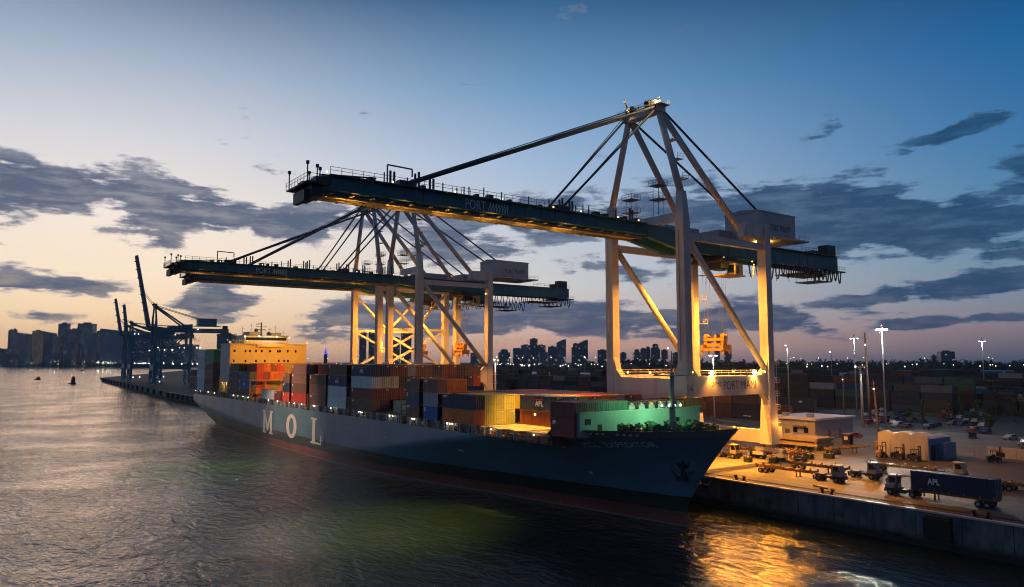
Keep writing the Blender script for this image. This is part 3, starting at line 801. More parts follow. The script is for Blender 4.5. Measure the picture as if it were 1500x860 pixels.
def container(x0, y0, z0, col, label, group, L=40, doors=True, cat='container', dim=1.0):  # dim scales the paint; low values put the yard gloom into it
    body, dm = C40 if L == 40 else C20
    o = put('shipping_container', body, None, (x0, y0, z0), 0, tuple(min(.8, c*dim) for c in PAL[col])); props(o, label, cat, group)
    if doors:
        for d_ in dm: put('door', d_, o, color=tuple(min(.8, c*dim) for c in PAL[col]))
    return o
BD = dict(A1='at the stern',A2='second from the stern',A3='just behind the deckhouse',B1='just ahead of the deckhouse',B2='second ahead of the deckhouse',B4='behind the half-empty bay',B5a='beside the letter O',B5b='short, beside the letter O',
  B6='above the gap before the L',B7='above the letter L',B8='with white boxes near the L',B9='ahead of the letter L',B10='nearly empty amidships',B11a='first short one amidships',B11b='second short one amidships',B12='with yellow container ends',B13='inboard of the open hatch',B14='behind the green breakwater')
mix_ = ['brown','maroon','rust orange','navy','dark brown','brown','maroon','grey','brown','blue grey','red','maroon']
rnd = random.Random(21)
H = {}
H['A1'] = [3]+[3]*12
H['A2'] = [6]+[6]*12
H['A3'] = [6]+[6]*12
H['B1'] = [4]*13
H['B2'] = [3]+[4]*12
H['B4'] = [1]+[0]*12
H['B5a'] = [1]+[0]*12
H['B5b'] = [3]+[1]*6+[2]*6
H['B6'] = [4]*13
H['B7'] = [3]+[4]*12
H['B8'] = [4]*13
H['B9'] = [4]*13
H['B10'] = [0,0,1,1,0]+[0]*8
H['B11a'] = [3,3,3]+[1]*10
H['B11b'] = [3,3,3]+[2]*10
H['B12'] = [2]*13
H['B13'] = [0]*4+[2]*9
H['B14'] = [2]*5+[1]*6+[2]*2
colr = {  # colours read off the photograph: (bay, row) from the lowest tier up
 ('A1',0):['navy','brown','navy'],('A2',0):['white']*6,('A3',0):['brown','maroon','brown','maroon','green','green'],
 ('B1',0):['brown','brown','navy','dark brown'],('B2',0):['brown','bright blue','blue grey'],('B4',0):['white'],('B5a',0):['maroon'],('B5b',0):['red','navy','brown'],
 ('B6',0):['red','brown','pinkish brown','pinkish brown'],('B7',0):['brown','pinkish brown','brown'],('B8',0):['white','white','navy','brown'],('B9',0):['brown','maroon','white','navy'],
 ('B9',1):['dark brown','maroon','cream','navy'],('B9',2):['dark brown','maroon','cream','maroon'],('B9',3):['dark brown','maroon','dark brown','maroon'],('B9',4):['maroon','maroon','maroon','grey'],('B9',5):['maroon','maroon','maroon','brown'],('B9',6):['maroon','maroon','maroon','brown'],('B9',7):['maroon','maroon','maroon','navy'],('B9',8):['maroon','maroon','maroon','maroon'],('B9',9):['maroon','maroon','navy','maroon'],('B9',10):['navy','navy','navy','dark brown'],('B9',11):['navy','navy','navy','brown'],('B9',12):['maroon','maroon','red','brown'],
 ('B10',2):['cream'],('B10',3):['cream'],('B11a',0):['pinkish brown','blue grey','pinkish brown'],('B11b',0):['bright blue','grey','pinkish brown'],('B11b',1):['navy','rust orange','rust orange'],('B11b',2):['navy','rust orange','rust orange'],
 ('B12',0):['rust orange','navy'],('B12',1):['yellow']*2,('B12',2):['yellow']*2,('B12',3):['yellow']*2,('B12',4):['yellow']*2,
 ('B13',4):['rust orange','navy'],('B13',5):['maroon','bright blue'],('B13',6):['maroon','olive'],('B13',7):['maroon','red'],('B13',8):['maroon','rust orange'],('B13',9):['maroon','rust orange'],('B13',10):['maroon','grey'],
 ('B14',0):['maroon','maroon'],('B14',1):['maroon','maroon'],('B14',2):['dark green','dark green'],('B14',3):['dark green','dark green'],('B14',4):['dark green','dark green']}
nextbay = {'A1':'A2','A2':None,'A3':None,'B1':'B2','B2':None,'B4':'B5a','B5a':None,'B5b':'B6','B6':'B7','B7':'B8','B8':'B9','B9':'B10','B10':'B11a','B11a':'B11b','B11b':'B12','B12':'B13','B13':None,'B14':None}
MKS = []
for w_, h_ in ((.9,.5),(1.5,.3),(.7,.8)):
    q = MB(); q.face([(.5,-.012,2.62-h_),(.5+w_,-.012,2.62-h_),(.5+w_,-.012,2.62),(.5,-.012,2.62)]); q.face([(.5,-.012,2.45-h_),(.5+w_*.6,-.012,2.45-h_),(.5+w_*.6,-.012,2.57-h_),(.5,-.012,2.57-h_)]); MKS.append(q.mesh('marking', M['letter'], fix=False))
q = MB(); q.face([(12.235,1.45,2.3),(12.235,2.05,2.3),(12.235,2.05,2.55),(12.235,1.45,2.55)]); MKE = q.mesh('marking', M['letter'], fix=False)
PM = {k: paint('stack_'+k.replace(' ','_'), v, .55, .35, .5, dirt=(.08,.04,.025)) for k, v in PAL.items()}
PK = list(PAL)
rest = MB()
PAL_GLOOM = {k: tuple(c*.34 for c in v) for k, v in PAL.items()}  # container colours darkened so the yard gloom sits in the paint
PM_GLOOM = {k: paint('yard_'+k.replace(' ','_'), v, .6, .35, .5, dirt=(.03,.02,.015)) for k, v in PAL_GLOOM.items()}
def rest_box(x, y, z, L, col): rest.box(x+.01, x+L-.01, y+.02, y+2.42, z+.03, z+2.84, PK.index(col))
nlogo = []
for k, hs in H.items():
    x0, x1 = BAYS[k]; L = 40 if x1-x0 > 8 else 20
    for r, hgt in enumerate(hs):
        cs = colr.get((k, r)) or [rnd.choice(mix_) for _ in range(6)]
        if k == 'B2' and r > 0: cs = [rnd.choice(['rust orange','rust orange','olive','red','maroon','rust orange','navy']) for _ in range(6)]
        for t in range(hgt):
            nb = nextbay[k]
            open_end = nb is None or H[nb][r] <= t
            open_side = r == 0 or hs[r-1] <= t
            if not (open_end or open_side or t == hgt-1): continue
            c_ = cs[t]
            shown = r == 0 or (open_end and k not in ('A1','A2','A3')) or (open_side and r < 6)
            if r > 0 and ((k == 'B14' and t == 0) or (k == 'B9' and t < 2 and r > 5) or k == 'B5b' or (k == 'B10' and r > 4) or (k in ('B11a','B11b') and r > 2)): shown = False
            if not shown:
                if t == hgt-1: rest_box(x0, 80.2+YP*r, ZB+TH_*t, x1-x0, c_)
                continue
            o = container(x0, 80.2+YP*r, ZB+TH_*t, c_, f"{c_} container, {TIER[t]} tier, {ROW[r]} row, in the bay {BD[k]}", 'containers stacked on the ship', L, doors=open_end, dim=1.3 if k == 'B14' else 1.65)
            if (r == 0 and rnd.random() < .8) or (open_end and rnd.random() < .5): (put('marking', MKS[rnd.randrange(3)] if r == 0 else MKE, o) if (r == 0 or L == 40) else None)
            if (k, r, t) in {('B2',0,1),('B8',0,2),('B9',0,3),('B13',4,1)}: nlogo.append((o, k, x0, 80.2+YP*r, ZB+TH_*t))
for o, k, x, y, z in nlogo:
    w, h = (1.9, .95) if k != 'B13' else (1.9, 1.05)
    text_obj('lettering', 'APL', M['letter'], lambda u, v: (u+5.0, -.04, .85+v), w*1.35, h, o, bold=.03, off=(0,0,0))
    mb = MB(); mb.face([(5.1,-.04,2.05),(7.5,-.04,2.05),(7.5,-.04,2.3),(5.1,-.04,2.3)]); mb.build('red_stripe', plain('stripe_red', (.5,.04,.03), .5), o, off=(0,0,0))
# tank containers behind the breakwater
def tank(x, y, z, i):
    r_ = empty('tank_container', (x, y, z), 0, f"white round-ended tank container, {['first','second','third','fourth','fifth','sixth'][i]} from the left above the breakwater", 'tank container', 'tank containers above the breakwater')
    mb = MB()
    for xx in (0, 5.9):
        for yy in (0, 2.28): mb.box(xx,xx+.14,yy,yy+.14,0,2.6)
        for zz_ in (0, 2.46): mb.box(xx,xx+.14,.14,2.28,zz_,zz_+.14)
    for yy in (0, 2.3):
        for zz_ in (0, 2.48): mb.box(.14,5.9,yy,yy+.12,zz_,zz_+.12)
    mb.build('tank_frame', M['cranedark'], r_, off=(0,0,0))
    mb = MB(); mb.tube((.5,1.21,1.3),(5.5,1.21,1.3),1.08,n=18,caps=False); mb.tube((5.5,1.21,1.3),(5.85,1.21,1.3),1.08,.75,n=18); mb.tube((.5,1.21,1.3),(.2,1.21,1.3),1.08,.75,n=18)
    mb.sm = [True]*len(mb.sm); mb.build('tank', M['offwhite'], r_, off=(0,0,0))
for i in range(6): tank(-98.9, 80.2+YP*(5+i), ZB+TH_+.0, i)
# cargo floods on this part of the deck
for y in (84, 92): put('hatch_lamp', lamps_, SH, (-108.1, y, 17.2))
# ------------------------------------------------------------------ ship-to-shore gantry cranes
WSY, LSY, HX = 118.0, 145.5, 10.5
whl = MB(); whl.tube((0,-.28,0),(0,.28,0),.38,n=12); whm = whl.mesh('wheel', M['rubber'])
flm = {k: (lambda b_: (b_.ball((0,0,0), r_, 8), b_.mesh('floodlight', M[e]))[1])(MB()) for k, (r_, e) in dict(s=(.24,'e_sod'), w=(.17,'e_warm'), b=(.42,'e_portal'), c=(.3,'e_cool')).items()}
M['cream'] = paint('boom_floor_cream', (.55,.46,.30), .5, .3, .4, dirt=(.2,.15,.08))
M['cab'] = paint('cab_paint', (.45,.30,.10), .5, .2, .5)
def crane(xc, label, tip=43.0, boomz=0.0, stays=(58, 92), xbrace=False, mats=None, raised=None, hscale=1.0, house=True, number='14', rz=0.0, yc=None, detail=True, apex_dz=0.0, group='white gantry cranes along the wharf', words=True, end=188.0):
    mc, mt, ms = mats or (M['crane'], M['teal'], M['stay'])
    root = empty('gantry_crane', (xc, (WSY+LSY)/2, QZ), 0, label, 'gantry crane', group)
    def P(x, y, z): return (xc+x, y, z)
    def mk(name, fn, mat, parent=root):
        mb = MB(); fn(mb); return mb.build(name, mat, parent, off=tuple(root.location))
    # legs
    for sx in (-1, 1):
        for y in (WSY, LSY):
            top = 62.0 if y == WSY else 57.6
            def leg(mb, sx=sx, y=y, top=top):
                mb.beam(P(sx*HX,y,8.5), P(sx*HX,y,19.0), 3.2, 3.0, w2=2.3, h2=2.1)
                mb.beam(P(sx*HX,y,19.0), P(sx*HX,y,55.5), 2.2, 2.0)
                for zs in (28.5, 35, 41.5, 48): mb.beam(P(sx*HX,y,zs), P(sx*HX,y,zs+.16), 2.34, 2.14)
                mb.box(xc+sx*HX-.5, xc+sx*HX-.2, y-1.22 if y == WSY else y+1.0, y-1.0 if y == WSY else y+1.22, 27, 54)
                mb.beam(P(sx*HX,y,55.5), P(sx*(HX-.25) if y == WSY else sx*HX,y,top), 2.2, 2.0, w2=1.5 if y == WSY else 2.2, h2=1.5 if y == WSY else 2.0)
            mk('leg', leg, mc)
    # sill beams, portal beams, haunches
    for y in (WSY, LSY): mk('sill_beam', lambda mb: mb.box(xc-HX-1.3, xc+HX+1.3, y-.85, y+.85, 8.6, 11.5), mc)
    for sx in (-1, 1):
        def port(mb, sx=sx):
            x = xc+sx*HX
            mb.box(x-.75, x+.75, WSY+1.0, LSY-1.0, 19.6, 23.8)
            for y, s_ in ((WSY+1.0, 1), (LSY-1.0, -1)):
                mb.prism([(x-.7,y,23.8),(x-.7,y+s_*2.2,23.8),(x-.7,y+s_*.7,25.2),(x-.7,y,27)], (1.4,0,0))
                mb.prism([(x-.7,y,19.6),(x-.7,y+s_*1.8,19.6),(x-.7,y+s_*.5,18.4),(x-.7,y,16.6)], (1.4,0,0))
        pbm = mk('portal_beam', port, mc)
        if words and sx == 1 and number:
            X = xc+HX+.77
            text_obj('lettering', 'PORT MIAMI', M['letterdark'], lambda u, v: (X, 129.0+u, 20.9+v), 11.0, 1.8, pbm, off=tuple(root.location))
            text_obj('lettering', 'ZPMC', M['letterdark'], lambda u, v: (X, 125.2+u, 21.6+v), 3.2, .9, pbm, off=tuple(root.location))
            text_obj('crane_number', number, M['letterdark'], lambda u, v: (xc+HX+1.12, WSY-.75+u, 20.6+v), 1.6, 1.5, pbm, off=tuple(root.location))
    mk('portal_beam', lambda mb: (mb.box(xc-HX+1.1, xc+HX-1.1, WSY-.9, WSY+.9, 18.5, 23.3), mb.prism([P(-HX+1.1,WSY-.8,23.3),P(-HX+3.4,WSY-.8,23.3),P(-HX+1.8,WSY-.8,25),P(-HX+1.1,WSY-.8,27.5)], (0,1.6,0)), mb.prism([P(HX-1.1,WSY-.8,23.3),P(HX-3.4,WSY-.8,23.3),P(HX-1.8,WSY-.8,25),P(HX-1.1,WSY-.8,27.5)], (0,1.6,0)), mb.prism([P(-HX+1.1,WSY-.8,18.5),P(-HX+3.0,WSY-.8,18.5),P(-HX+1.1,WSY-.8,15.5)], (0,1.6,0)), mb.prism([P(HX-1.1,WSY-.8,18.5),P(HX-3.0,WSY-.8,18.5),P(HX-1.1,WSY-.8,15.5)], (0,1.6,0))), mc)
    # railings on the portal
    def rail(mb, a, b_, h=1.1, st=2.0):
        a = Vector(a); b_ = Vector(b_); nn = max(1, int((b_-a).length/st))
        for i in range(nn+1):
            p = a+(b_-a)*i/nn; mb.tube(p, p+Vector((0,0,h)), .05, n=4)
        for hh in (h, h*.55): mb.tube(a+Vector((0,0,hh)), b_+Vector((0,0,hh)), .04, n=4)
    if detail:
        mk('walkway_railing', lambda mb: (rail(mb, P(HX+.7,WSY+2,23.8), P(HX+.7,LSY-2,23.8)), rail(mb, P(-HX+2,WSY-.85,23.3), P(HX-2,WSY-.85,23.3)), rail(mb, P(-HX+.7,WSY+2,23.8), P(-HX+.7,LSY-2,23.8))), mc)
    # bogies and wheels
    for sx in (-1, 1):
        for y in (WSY, LSY):
            def bog(mb):
                mb.beam(P(sx*HX,y,8.6), P(sx*HX,y,7.4), 1.6, 1.2)
                mb.box(xc+sx*HX-3.6, xc+sx*HX+3.6, y-.45, y+.45, 6.9, 7.6)
                for k in (-2.6, 2.6):
                    mb.prism([P(sx*HX+k-1.5,y-.4,6.0),P(sx*HX+k+1.5,y-.4,6.0),P(sx*HX+k+.5,y-.4,6.95),P(sx*HX+k-.5,y-.4,6.95)], (0,.8,0))
                    mb.box(xc+sx*HX+k-1.4, xc+sx*HX+k+1.4, y-.9, y-.45, 5.9, 6.5)
            bo = mk('bogie', bog, mc)
            if detail:
                for k in (-3.6,-1.7,1.7,3.6):
                    w = put('wheel', whm, bo); w.location = Vector(P(sx*HX+k*.9, y, 5.40)) - root.location
    # ties and braces
    for sx in (-1, 1):
        mk('tie_beam', lambda mb: mb.box(xc+sx*HX-.55, xc+sx*HX+.55, WSY+1, LSY-1, 51.9, 53.4), mc)
        if not xbrace:
            mk('brace', lambda mb: mb.tube(P(sx*HX,WSY+.8,53), P(sx*HX,LSY-.6,24.6), .72, n=12), mc)
        else:
            mk('brace', lambda mb: mb.beam(P(sx*HX,WSY,38.2), P(sx*HX,LSY,38.2), .9, .9), mc)
            for a, c_ in (((WSY,52),(LSY-13,38.2)), ((LSY,52),(WSY+14,38.2)), ((WSY,38),(LSY,24)), ((LSY,38),(WSY,24))):
                mk('brace', lambda mb: mb.beam(P(sx*HX,a[0],a[1]), P(sx*HX,c_[0],c_[1]), .75, .75), mc)
    mk('cross_beam', lambda mb: mb.box(xc-1.6, xc+HX-.9, WSY-.7, WSY+.7, 55.9, 57.7), mc)
    mk('cross_beam', lambda mb: (mb.box(xc-HX-1.22, xc+HX+1.22, LSY-1.06, LSY+1.06, 55.2, 57.9),
        [mb.prism([P(sx*HX-.9,LSY-1.07,54.4),P(sx*HX-.9,LSY-1.07,57.7),P(sx*HX-.9,LSY-7.5,57.6),P(sx*HX-.9,LSY-8.5,54.6)], (1.8,0,0)) for sx in (-1,1)]), mc)
    # A-frame
    az_ = 80.6+apex_dz
    for sx in (-1, 1):
        mk('frame_leg', lambda mb: mb.tube(P(sx*(HX-.25),WSY,61.6), P(sx*4.6,WSY,az_), .78, .68, 12), mc)
        mk('back_leg', lambda mb: mb.tube(P(sx*4.4,WSY+.8,az_), P(sx*7.4,141.0,56.5), .72, .72, 12), mc)
    mk('apex_beam', lambda mb: (mb.box(xc-5.5,xc+5.5,WSY-1.1,WSY+1.1,az_-.2,az_+1.2), mb.box(xc-6.4,xc+6.4,WSY-1.6,WSY+1.6,az_+1.2,az_+1.32), mb.box(xc-4.6,xc-1.8,WSY-1.0,WSY+.8,az_+1.32,az_+2.6), mb.box(xc+1.5,xc+4.5,WSY-1.0,WSY+.8,az_+1.32,az_+2.5), mb.beam(P(-5,WSY,az_+1.3),P(-5,WSY,az_+3.8),.25,.25), mb.beam(P(-5,WSY,az_+3.7),P(-3.2,WSY-2.6,az_+4.1),.3,.3)), mc)
    mk('apex_railing', lambda mb: (rail(mb, P(-6.3,WSY-1.5,az_+1.3), P(6.3,WSY-1.5,az_+1.3)), rail(mb, P(-6.3,WSY+1.5,az_+1.3), P(6.3,WSY+1.5,az_+1.3))), M['galv'])
    [mk('rope_sheave', lambda mb: mb.tube(P(x,WSY-1.3,az_+1.9),P(x+.3,WSY-1.3,az_+1.9),.85,n=12), M['cranedark']) for x in (-3.3,-2.2,2.2,3.3)]
    # girders and boom
    hinge = WSY-3.0
    def girder(mb, y0, y1, z0, z1, sx):
        x0, x1 = sorted((xc+sx*2.1, xc+sx*3.5)); mb.box(x0, x1, y0, y1, z0, z1)
        xo = xc+sx*3.56
        n_ = int((y1-y0)/3.5)
        for i in range(1, n_): y = y0+(y1-y0)*i/n_; mb.box(min(xo,xo-sx*.08), max(xo,xo-sx*.08), y, y+.1, z0, z1)
        mb.box(min(xc+sx*3.5, xc+sx*4.5), max(xc+sx*3.5, xc+sx*4.5), y0+1, y1-1, z1-.16, z1-.04)
    for sx in (-1, 1):
        def tg(mb):
            x0, x1 = sorted((xc+sx*2.1, xc+sx*3.5))
            mb.prism([(x0,hinge+.15,53.2+boomz),(x0,hinge+12,51.0),(x0,hinge+12.6,51.0),(x0,hinge+12.6,54.7),(x0,hinge+6,55.7),(x0,hinge+.15,55.8+boomz)], (x1-x0,0,0))
            girder(mb, hinge+12.6, end, 51.0, 54.7, sx)
        mk('trolley_girder', tg, mt)
    mk('girder_tie', lambda mb: [mb.box(xc-2.1, xc+2.1, y, y+.5, 53.6, 54.4) for y in range(130, int(end), 8)], mt)
    if raised is None:
        zb = 53.2+boomz
        for sx in (-1, 1): mk('boom', lambda mb: girder(mb, tip, hinge, zb+(.35 if sx > 0 else 0), zb+2.7, sx), mt)
        mk('boom_floor', lambda mb: mb.box(xc-3.49, xc+2.0, tip+.5, hinge, zb-.07, zb-.012), M['cream'])
        mk('boom_tie', lambda mb: [mb.box(xc-2.1, xc+2.1, y, y+.45, zb+1.5, zb+2.3) for y in [tip+2+i*6.2 for i in range(int((hinge-tip-3)/6.2)+1)]], mt)
        mk('trolley_rail', lambda mb: [mb.box(xc+s_*1.75-.2, xc+s_*1.75+.2, tip+1, hinge, zb-.42, zb-.075) for s_ in (-1,1)] + [mb.box(xc+s_*2.9-.65, xc+s_*2.9+.65, tip+1.5+i*3.6, tip+1.9+i*3.6, zb-.2, zb-.075) for s_ in (-1,1) for i in range(int((hinge-tip)/3.6)-1)], paint('rail_steel', (.35,.27,.16), .5))
        mk('walkway_railing', lambda mb: [rail(mb, P(sx*4.4,tip+1,zb+2.66), P(sx*4.4,hinge-1,zb+2.66), 1.15, 1.8) for sx in (-1,1)], M['steel'])
        def tipf(mb):
            mb.box(xc-4.6,xc+4.6,tip-2.8,tip+1.0,zb+.9,zb+1.1); mb.box(xc-3.4,xc+3.4,tip-1.6,tip+.2,zb-.9,zb+.9); mb.box(xc-2.4,xc+2.4,tip-2.4,tip-1.6,zb-1.6,zb+.2)
            mb.box(xc+1.2,xc+3.6,tip-1,tip+1.5,zb+1.1,zb+2.2); mb.box(xc-3.8,xc-1.4,tip-1.2,tip+.6,zb+1.1,zb+2.4)
            for x, y in ((4.2,-2.6),(3.0,-.6),(1.6,.4),(-3.8,-2.6),(-2,0)): mb.tube(P(x,tip+y,zb+1.1),P(x,tip+y,zb+4.0),.10,n=5); mb.box(xc+x-.2,xc+x+.2,tip+y-.2,tip+y+.2,zb+3.7,zb+4.2)
            rail(mb, P(-4.6,tip-2.8,zb+1.1), P(4.6,tip-2.8,zb+1.1), 1.2, 1.3); rail(mb, P(4.6,tip-2.8,zb+1.1), P(4.6,tip+1,zb+1.1), 1.2, 1.3)
            mb.beam(P(3.8,tip+1,zb+2.6), P(3.8,tip+9,zb+3.2), .3, .2)
        mk('boom_tip', tipf, M['cranedark'])
        def gear(mb):
            mb = Split()
            r_ = random.Random(int(xc)); y = tip+8
            while y < hinge-2:
                k = r_.random()
                if k < .25: mb.box(xc+3.0,xc+3.3,y,y+.3,zb+2.7,zb+2.7+r_.uniform(1.8,3.0)); mb.box(xc+3.0,xc+3.3,y+.7,y+1.0,zb+2.7,zb+2.7+r_.uniform(1.8,3.0))
                elif k < .6: mb.box(xc+2.2,xc+3.4,y,y+r_.uniform(.4,1.5),zb+2.7,zb+2.7+r_.uniform(.3,1.0))
                else: mb.tube(P(3.9,y,zb+2.7),P(3.9,y,zb+2.7+r_.uniform(1,1.9)),.12,n=5)
                y += r_.uniform(1.0,3.0)
            for yy in stays: mb.box(xc+2.0,xc+3.6,yy-1.6,yy+1.6,zb+2.7,zb+3.7); mb.box(xc-3.6,xc-2.0,yy-1.6,yy+1.6,zb+2.7,zb+3.7)
            y = stays[0]-3.6; mb.tube(P(3,y,zb+2.7),P(3,y,zb+6.0),.14,n=5); mb.tube(P(3,y,zb+6.0),P(3,y+4.6,zb+5.9),.14,n=5); mb.tube(P(3,y+4.6,zb+5.9),P(3,y+4.6,zb+4.6),.14,n=5)
            mb.build('boom_machinery', M['cranedark'], root)
        gear(None)
        for sx in (-1, 1):
            for i, yy in enumerate(stays):
                a = P(sx*4.6,WSY-1.2,az_+.8-.6*i); b_ = P(sx*2.8,yy,zb+3.4)
                mk('forestay', lambda mb: (mb.tube(a, b_, .24 if i else .30, n=7), mb.tube(Vector(a)+Vector((.0,0,.9)), Vector(b_)+Vector((0,.6,.5)), .09, n=5)), ms)
        mk('hoist_rope', lambda mb: [mb.tube(P(x,WSY-1.4,az_+1.9), P(x,stays[0]+1,zb+3.4), .05, n=4) for x in (-3,3)], M['rope'])
        if words:
            ym = 69.3-(2 if xc < -150 else 0); bm_ = [c for c in root.children if c.name.startswith('boom') and 'tie' not in c.name and 'tip' not in c.name][1]
            text_obj('lettering', 'PORT', M['letterlow'], lambda u, v: (xc+3.60, ym+u, zb+.45+v), 4.3, 1.7, bm_, off=tuple(root.location))
            mb = MB(); y = ym+4.7
            zz_ = zb+.45
            for k in range(7):   # wave-like MIAMI strokes
                a = (y+k*.62, zz_); b2 = (y+k*.62+.62, zz_+1.6); st = .16
                p0, p1 = (a, b2)
                mb.face([(xc+3.60,p0[0],p0[1]),(xc+3.60,p0[0]+st,p0[1]),(xc+3.60,p1[0]+st,p1[1]),(xc+3.60,p1[0],p1[1])])
                mb.face([(xc+3.605,p1[0],p1[1]),(xc+3.605,p1[0]+st,p1[1]),(xc+3.605,p1[0]+st+.02,zz_+.1),(xc+3.605,p1[0]+.02,zz_+.1)])
            mb.build('lettering', M['letterlow'], bm_, off=tuple(root.location), fix=False)
        for y in [tip+.6, stays[0]-3, stays[0]+9, stays[1]-15, stays[1]-3, stays[1]+4, hinge-9, hinge-3]: put('floodlight', flm['w'], root, P(3.9,y,zb+3.0))
        for y in (tip+1.5, tip+4.5): put('floodlight', flm['w'], root, P(1.6,y,zb-.3))
    else:
        L_ = hinge-tip; ca, sa = math.cos(R(raised)), math.sin(R(raised))
        def Q(x, t, h): return P(x, hinge-ca*t-sa*h, 53.2+sa*t-ca*h*-1)
        for sx in (-1, 1): mk('boom', lambda mb: mb.beam(Q(sx*2.8,0,1), Q(sx*2.8,L_,1), 1.4, 3.0, w2=1.4, h2=2.0), mt)
        mk('boom_tie', lambda mb: [mb.beam(Q(-2.8,t,1), Q(2.8,t,1), .6, .6) for t in range(3, int(L_), 5)], mt)
        mk('boom_machinery', lambda mb: [mb.beam(Q(3.4,t,2), Q(3.4,t,4), .4, .8) for t in range(8, int(L_), 7)], M['cranedark'])
        for sx in (-1, 1): mk('forestay', lambda mb: (mb.tube(P(sx*4.6,WSY,az_), Q(sx*2.8,L_*.55,2), .2, n=6)), ms)
    for sx in (-1, 1):
        mk('backstay', lambda mb: mb.tube(P(sx*4.6,WSY+1,az_+.6), P(sx*3.4,153.6,63.1) if house else P(sx*3.4,168,55), .27, n=7), ms)
    # machinery house behind the land-side legs
    if house:
        hs = mk('machinery_house', lambda mb: (mb.box(xc-5.5,xc+4.4,152.5,167.5,57.2,63.0), mb.prism([P(-5.6,152.3,63.0),P(4.5,152.3,63.0),P(4.5,152.3,63.3),P(-.5,152.3,63.9),P(-5.6,152.3,63.3)], (0,15.4,0))), M['cranepink'] if mats is None else mc)
        mk('house_platform', lambda mb: (mb.box(xc-6.8,xc+6.0,149.8,171,56.7,57.1), rail(mb, P(5.9,150,57.1), P(5.9,171,57.1), 1.1, 2)), mc)
        if words:
            text_obj('lettering', 'PORT MIAMI', M['letterdark'], lambda u, v: (xc+4.45, 156.6+u, 58.8+v+.16*math.sin(u*1.7)), 8.6, 1.5, hs, off=tuple(root.location))
        if mats is None:
            mk('electrical_house', lambda mb: mb.box(xc-5,xc+1.5,123,134,55.2,56.9), M['cranepink']); mk('electrical_house', lambda mb: mb.box(xc-4,xc+2.5,140,150,55.0,57.4), M['cranepink'])
    # land-side end of the girder, festoon cable loops
    mk('girder_end', lambda mb: (mb.box(xc-4.8,xc+4.8,end-7,end+1.5,50.4,50.7), mb.box(xc+1.0,xc+3.6,end-5,end-1,54.7,57.6), mb.box(xc-3.6,xc-1.0,end-4,end-1,54.7,56.8), rail(mb, P(4.7,end-7,50.7), P(4.7,end+1.4,50.7), 1.2, 1.2), rail(mb, P(4.3,170,54.7), P(4.3,end-.5,54.7), 1.2, 1.6), mb.box(xc-3,xc+4,169,182,49.0,49.2), mb.box(xc-3,xc+4,178,184,47.6,47.8), [mb.tube(P(x,y,47.7),P(x,y,51),.08,n=4) for x in (-2.8,3.8) for y in (169.5,175,178.3,183.7)]), M['cranedark'])
    if detail:
        def fest(mb):
            y = 148.0
            for i in range(19):
                dy = 2.1 if i < 5 else 1.45; sag = (4.0 if i < 5 else 3.2)-(.3*(i % 3))
                if 8 < i < 12: sag *= .7
                for xx in (3.9, 4.1):
                    pts = [P(xx+.4, y+dy*t, 50.6-sag*(1-(2*t-1)**2)) for t in [k/8 for k in range(9)]]
                    mb.path(pts, .085, 5)
                y += dy+.5
        mk('festoon_cable', fest, M['black'])
        tr = mk('trolley', lambda mb: (mb.box(xc-4.4,xc+4.4,138.4,144.0,50.0,50.9), mb.box(xc-2.0,xc+2.6,140,145.5,48.4,50.0), mb.box(xc-4.6,xc+4.6,137.6,145,49.7,50.0)), M['cranedark'])
        cb = mk('operator_cab', lambda mb: (mb.box(xc+2.0,xc+4.4,143.0,145.8,46.8,49.6), mb.box(xc+.2,xc+4.8,139.0,146.2,46.5,46.8)), M['cab'])
        mk('window', lambda mb: (mb.box(xc+4.38,xc+4.44,143.3,144.3,47.2,49.0), mb.box(xc+2.3,xc+4.1,142.94,143.02,47.4,49.2)), M['glass'], cb)
        sp_ = mk('spreader', lambda mb: (mb.box(xc-3.05,xc+3.05,139.6,139.95,29.2,29.8), mb.box(xc-3.05,xc+3.05,141.7,142.05,29.2,29.8), mb.box(xc-1.9,xc+1.9,139.9,141.8,30.2,30.9), mb.box(xc-3.3,xc-2.5,139.3,142.3,29.3,30.6), mb.box(xc+2.5,xc+3.3,139.3,142.3,29.3,30.6), mb.box(xc-2.9,xc+2.9,140.1,141.5,31.5,32.2), [mb.box(xc+x-.35,xc+x+.35,140.2,141.5,30.6,33.0) for x in (-2.3,0.4,2.3)], [mb.tube((xc+x,140.1,32.6),(xc+x,141.6,32.6),.55,n=10) for x in (-2.4,2.4)], [mb.box(xc+x-.2,xc+x+.2,y,y+.3,28.4,29.3) for x in (-3,3) for y in (139.5,141.8)]), M['yellow'])
        mk('hoist_rope', lambda mb: [mb.tube(P(x*.9,y,32.6),P(x*1.2,y,48.6),.04,n=4) for x in (-2.6,-1.6,1.6,2.6) for y in (140.3,141.3)], M['rope'])
        # ladder towers with platforms beside the A-frame
        def tower(mb, x, y, z0, lv):
            for dx in (-.8,.8):
                for dy in (-.8,.8): mb.tube(P(x+dx,y+dy,z0),P(x+dx,y+dy,lv[-1]+1.5),.06,n=4)
            for z in lv: mb.box(xc+x-1.6,xc+x+1.6,y-1.4,y+1.4,z,z+.14); rail(mb, P(x-1.6,y-1.4,z), P(x+1.6,y-1.4,z), 1.2, .9); rail(mb, P(x+1.6,y-1.4,z), P(x+1.6,y+1.4,z), 1.2, .9)
        mk('ladder_tower', lambda mb: tower(mb, -7.6, 121.5, 55, (60.6, 63.6)), M['steel'])
        mk('ladder_tower', lambda mb: tower(mb, -1.5, 124, 55, (63.0, 66.2)), M['steel'])
        for i, z in enumerate((30,36,42,48)):
            def steps(mb): mb.box(xc-HX+1.1,xc-HX+2.3,LSY+1.0,LSY+2.6,z,z+.14); rail(mb, P(-HX+2.3,LSY+1,z), P(-HX+2.3,LSY+2.6,z), 1.1, .8)
            mk('stair_platform', steps, mc)
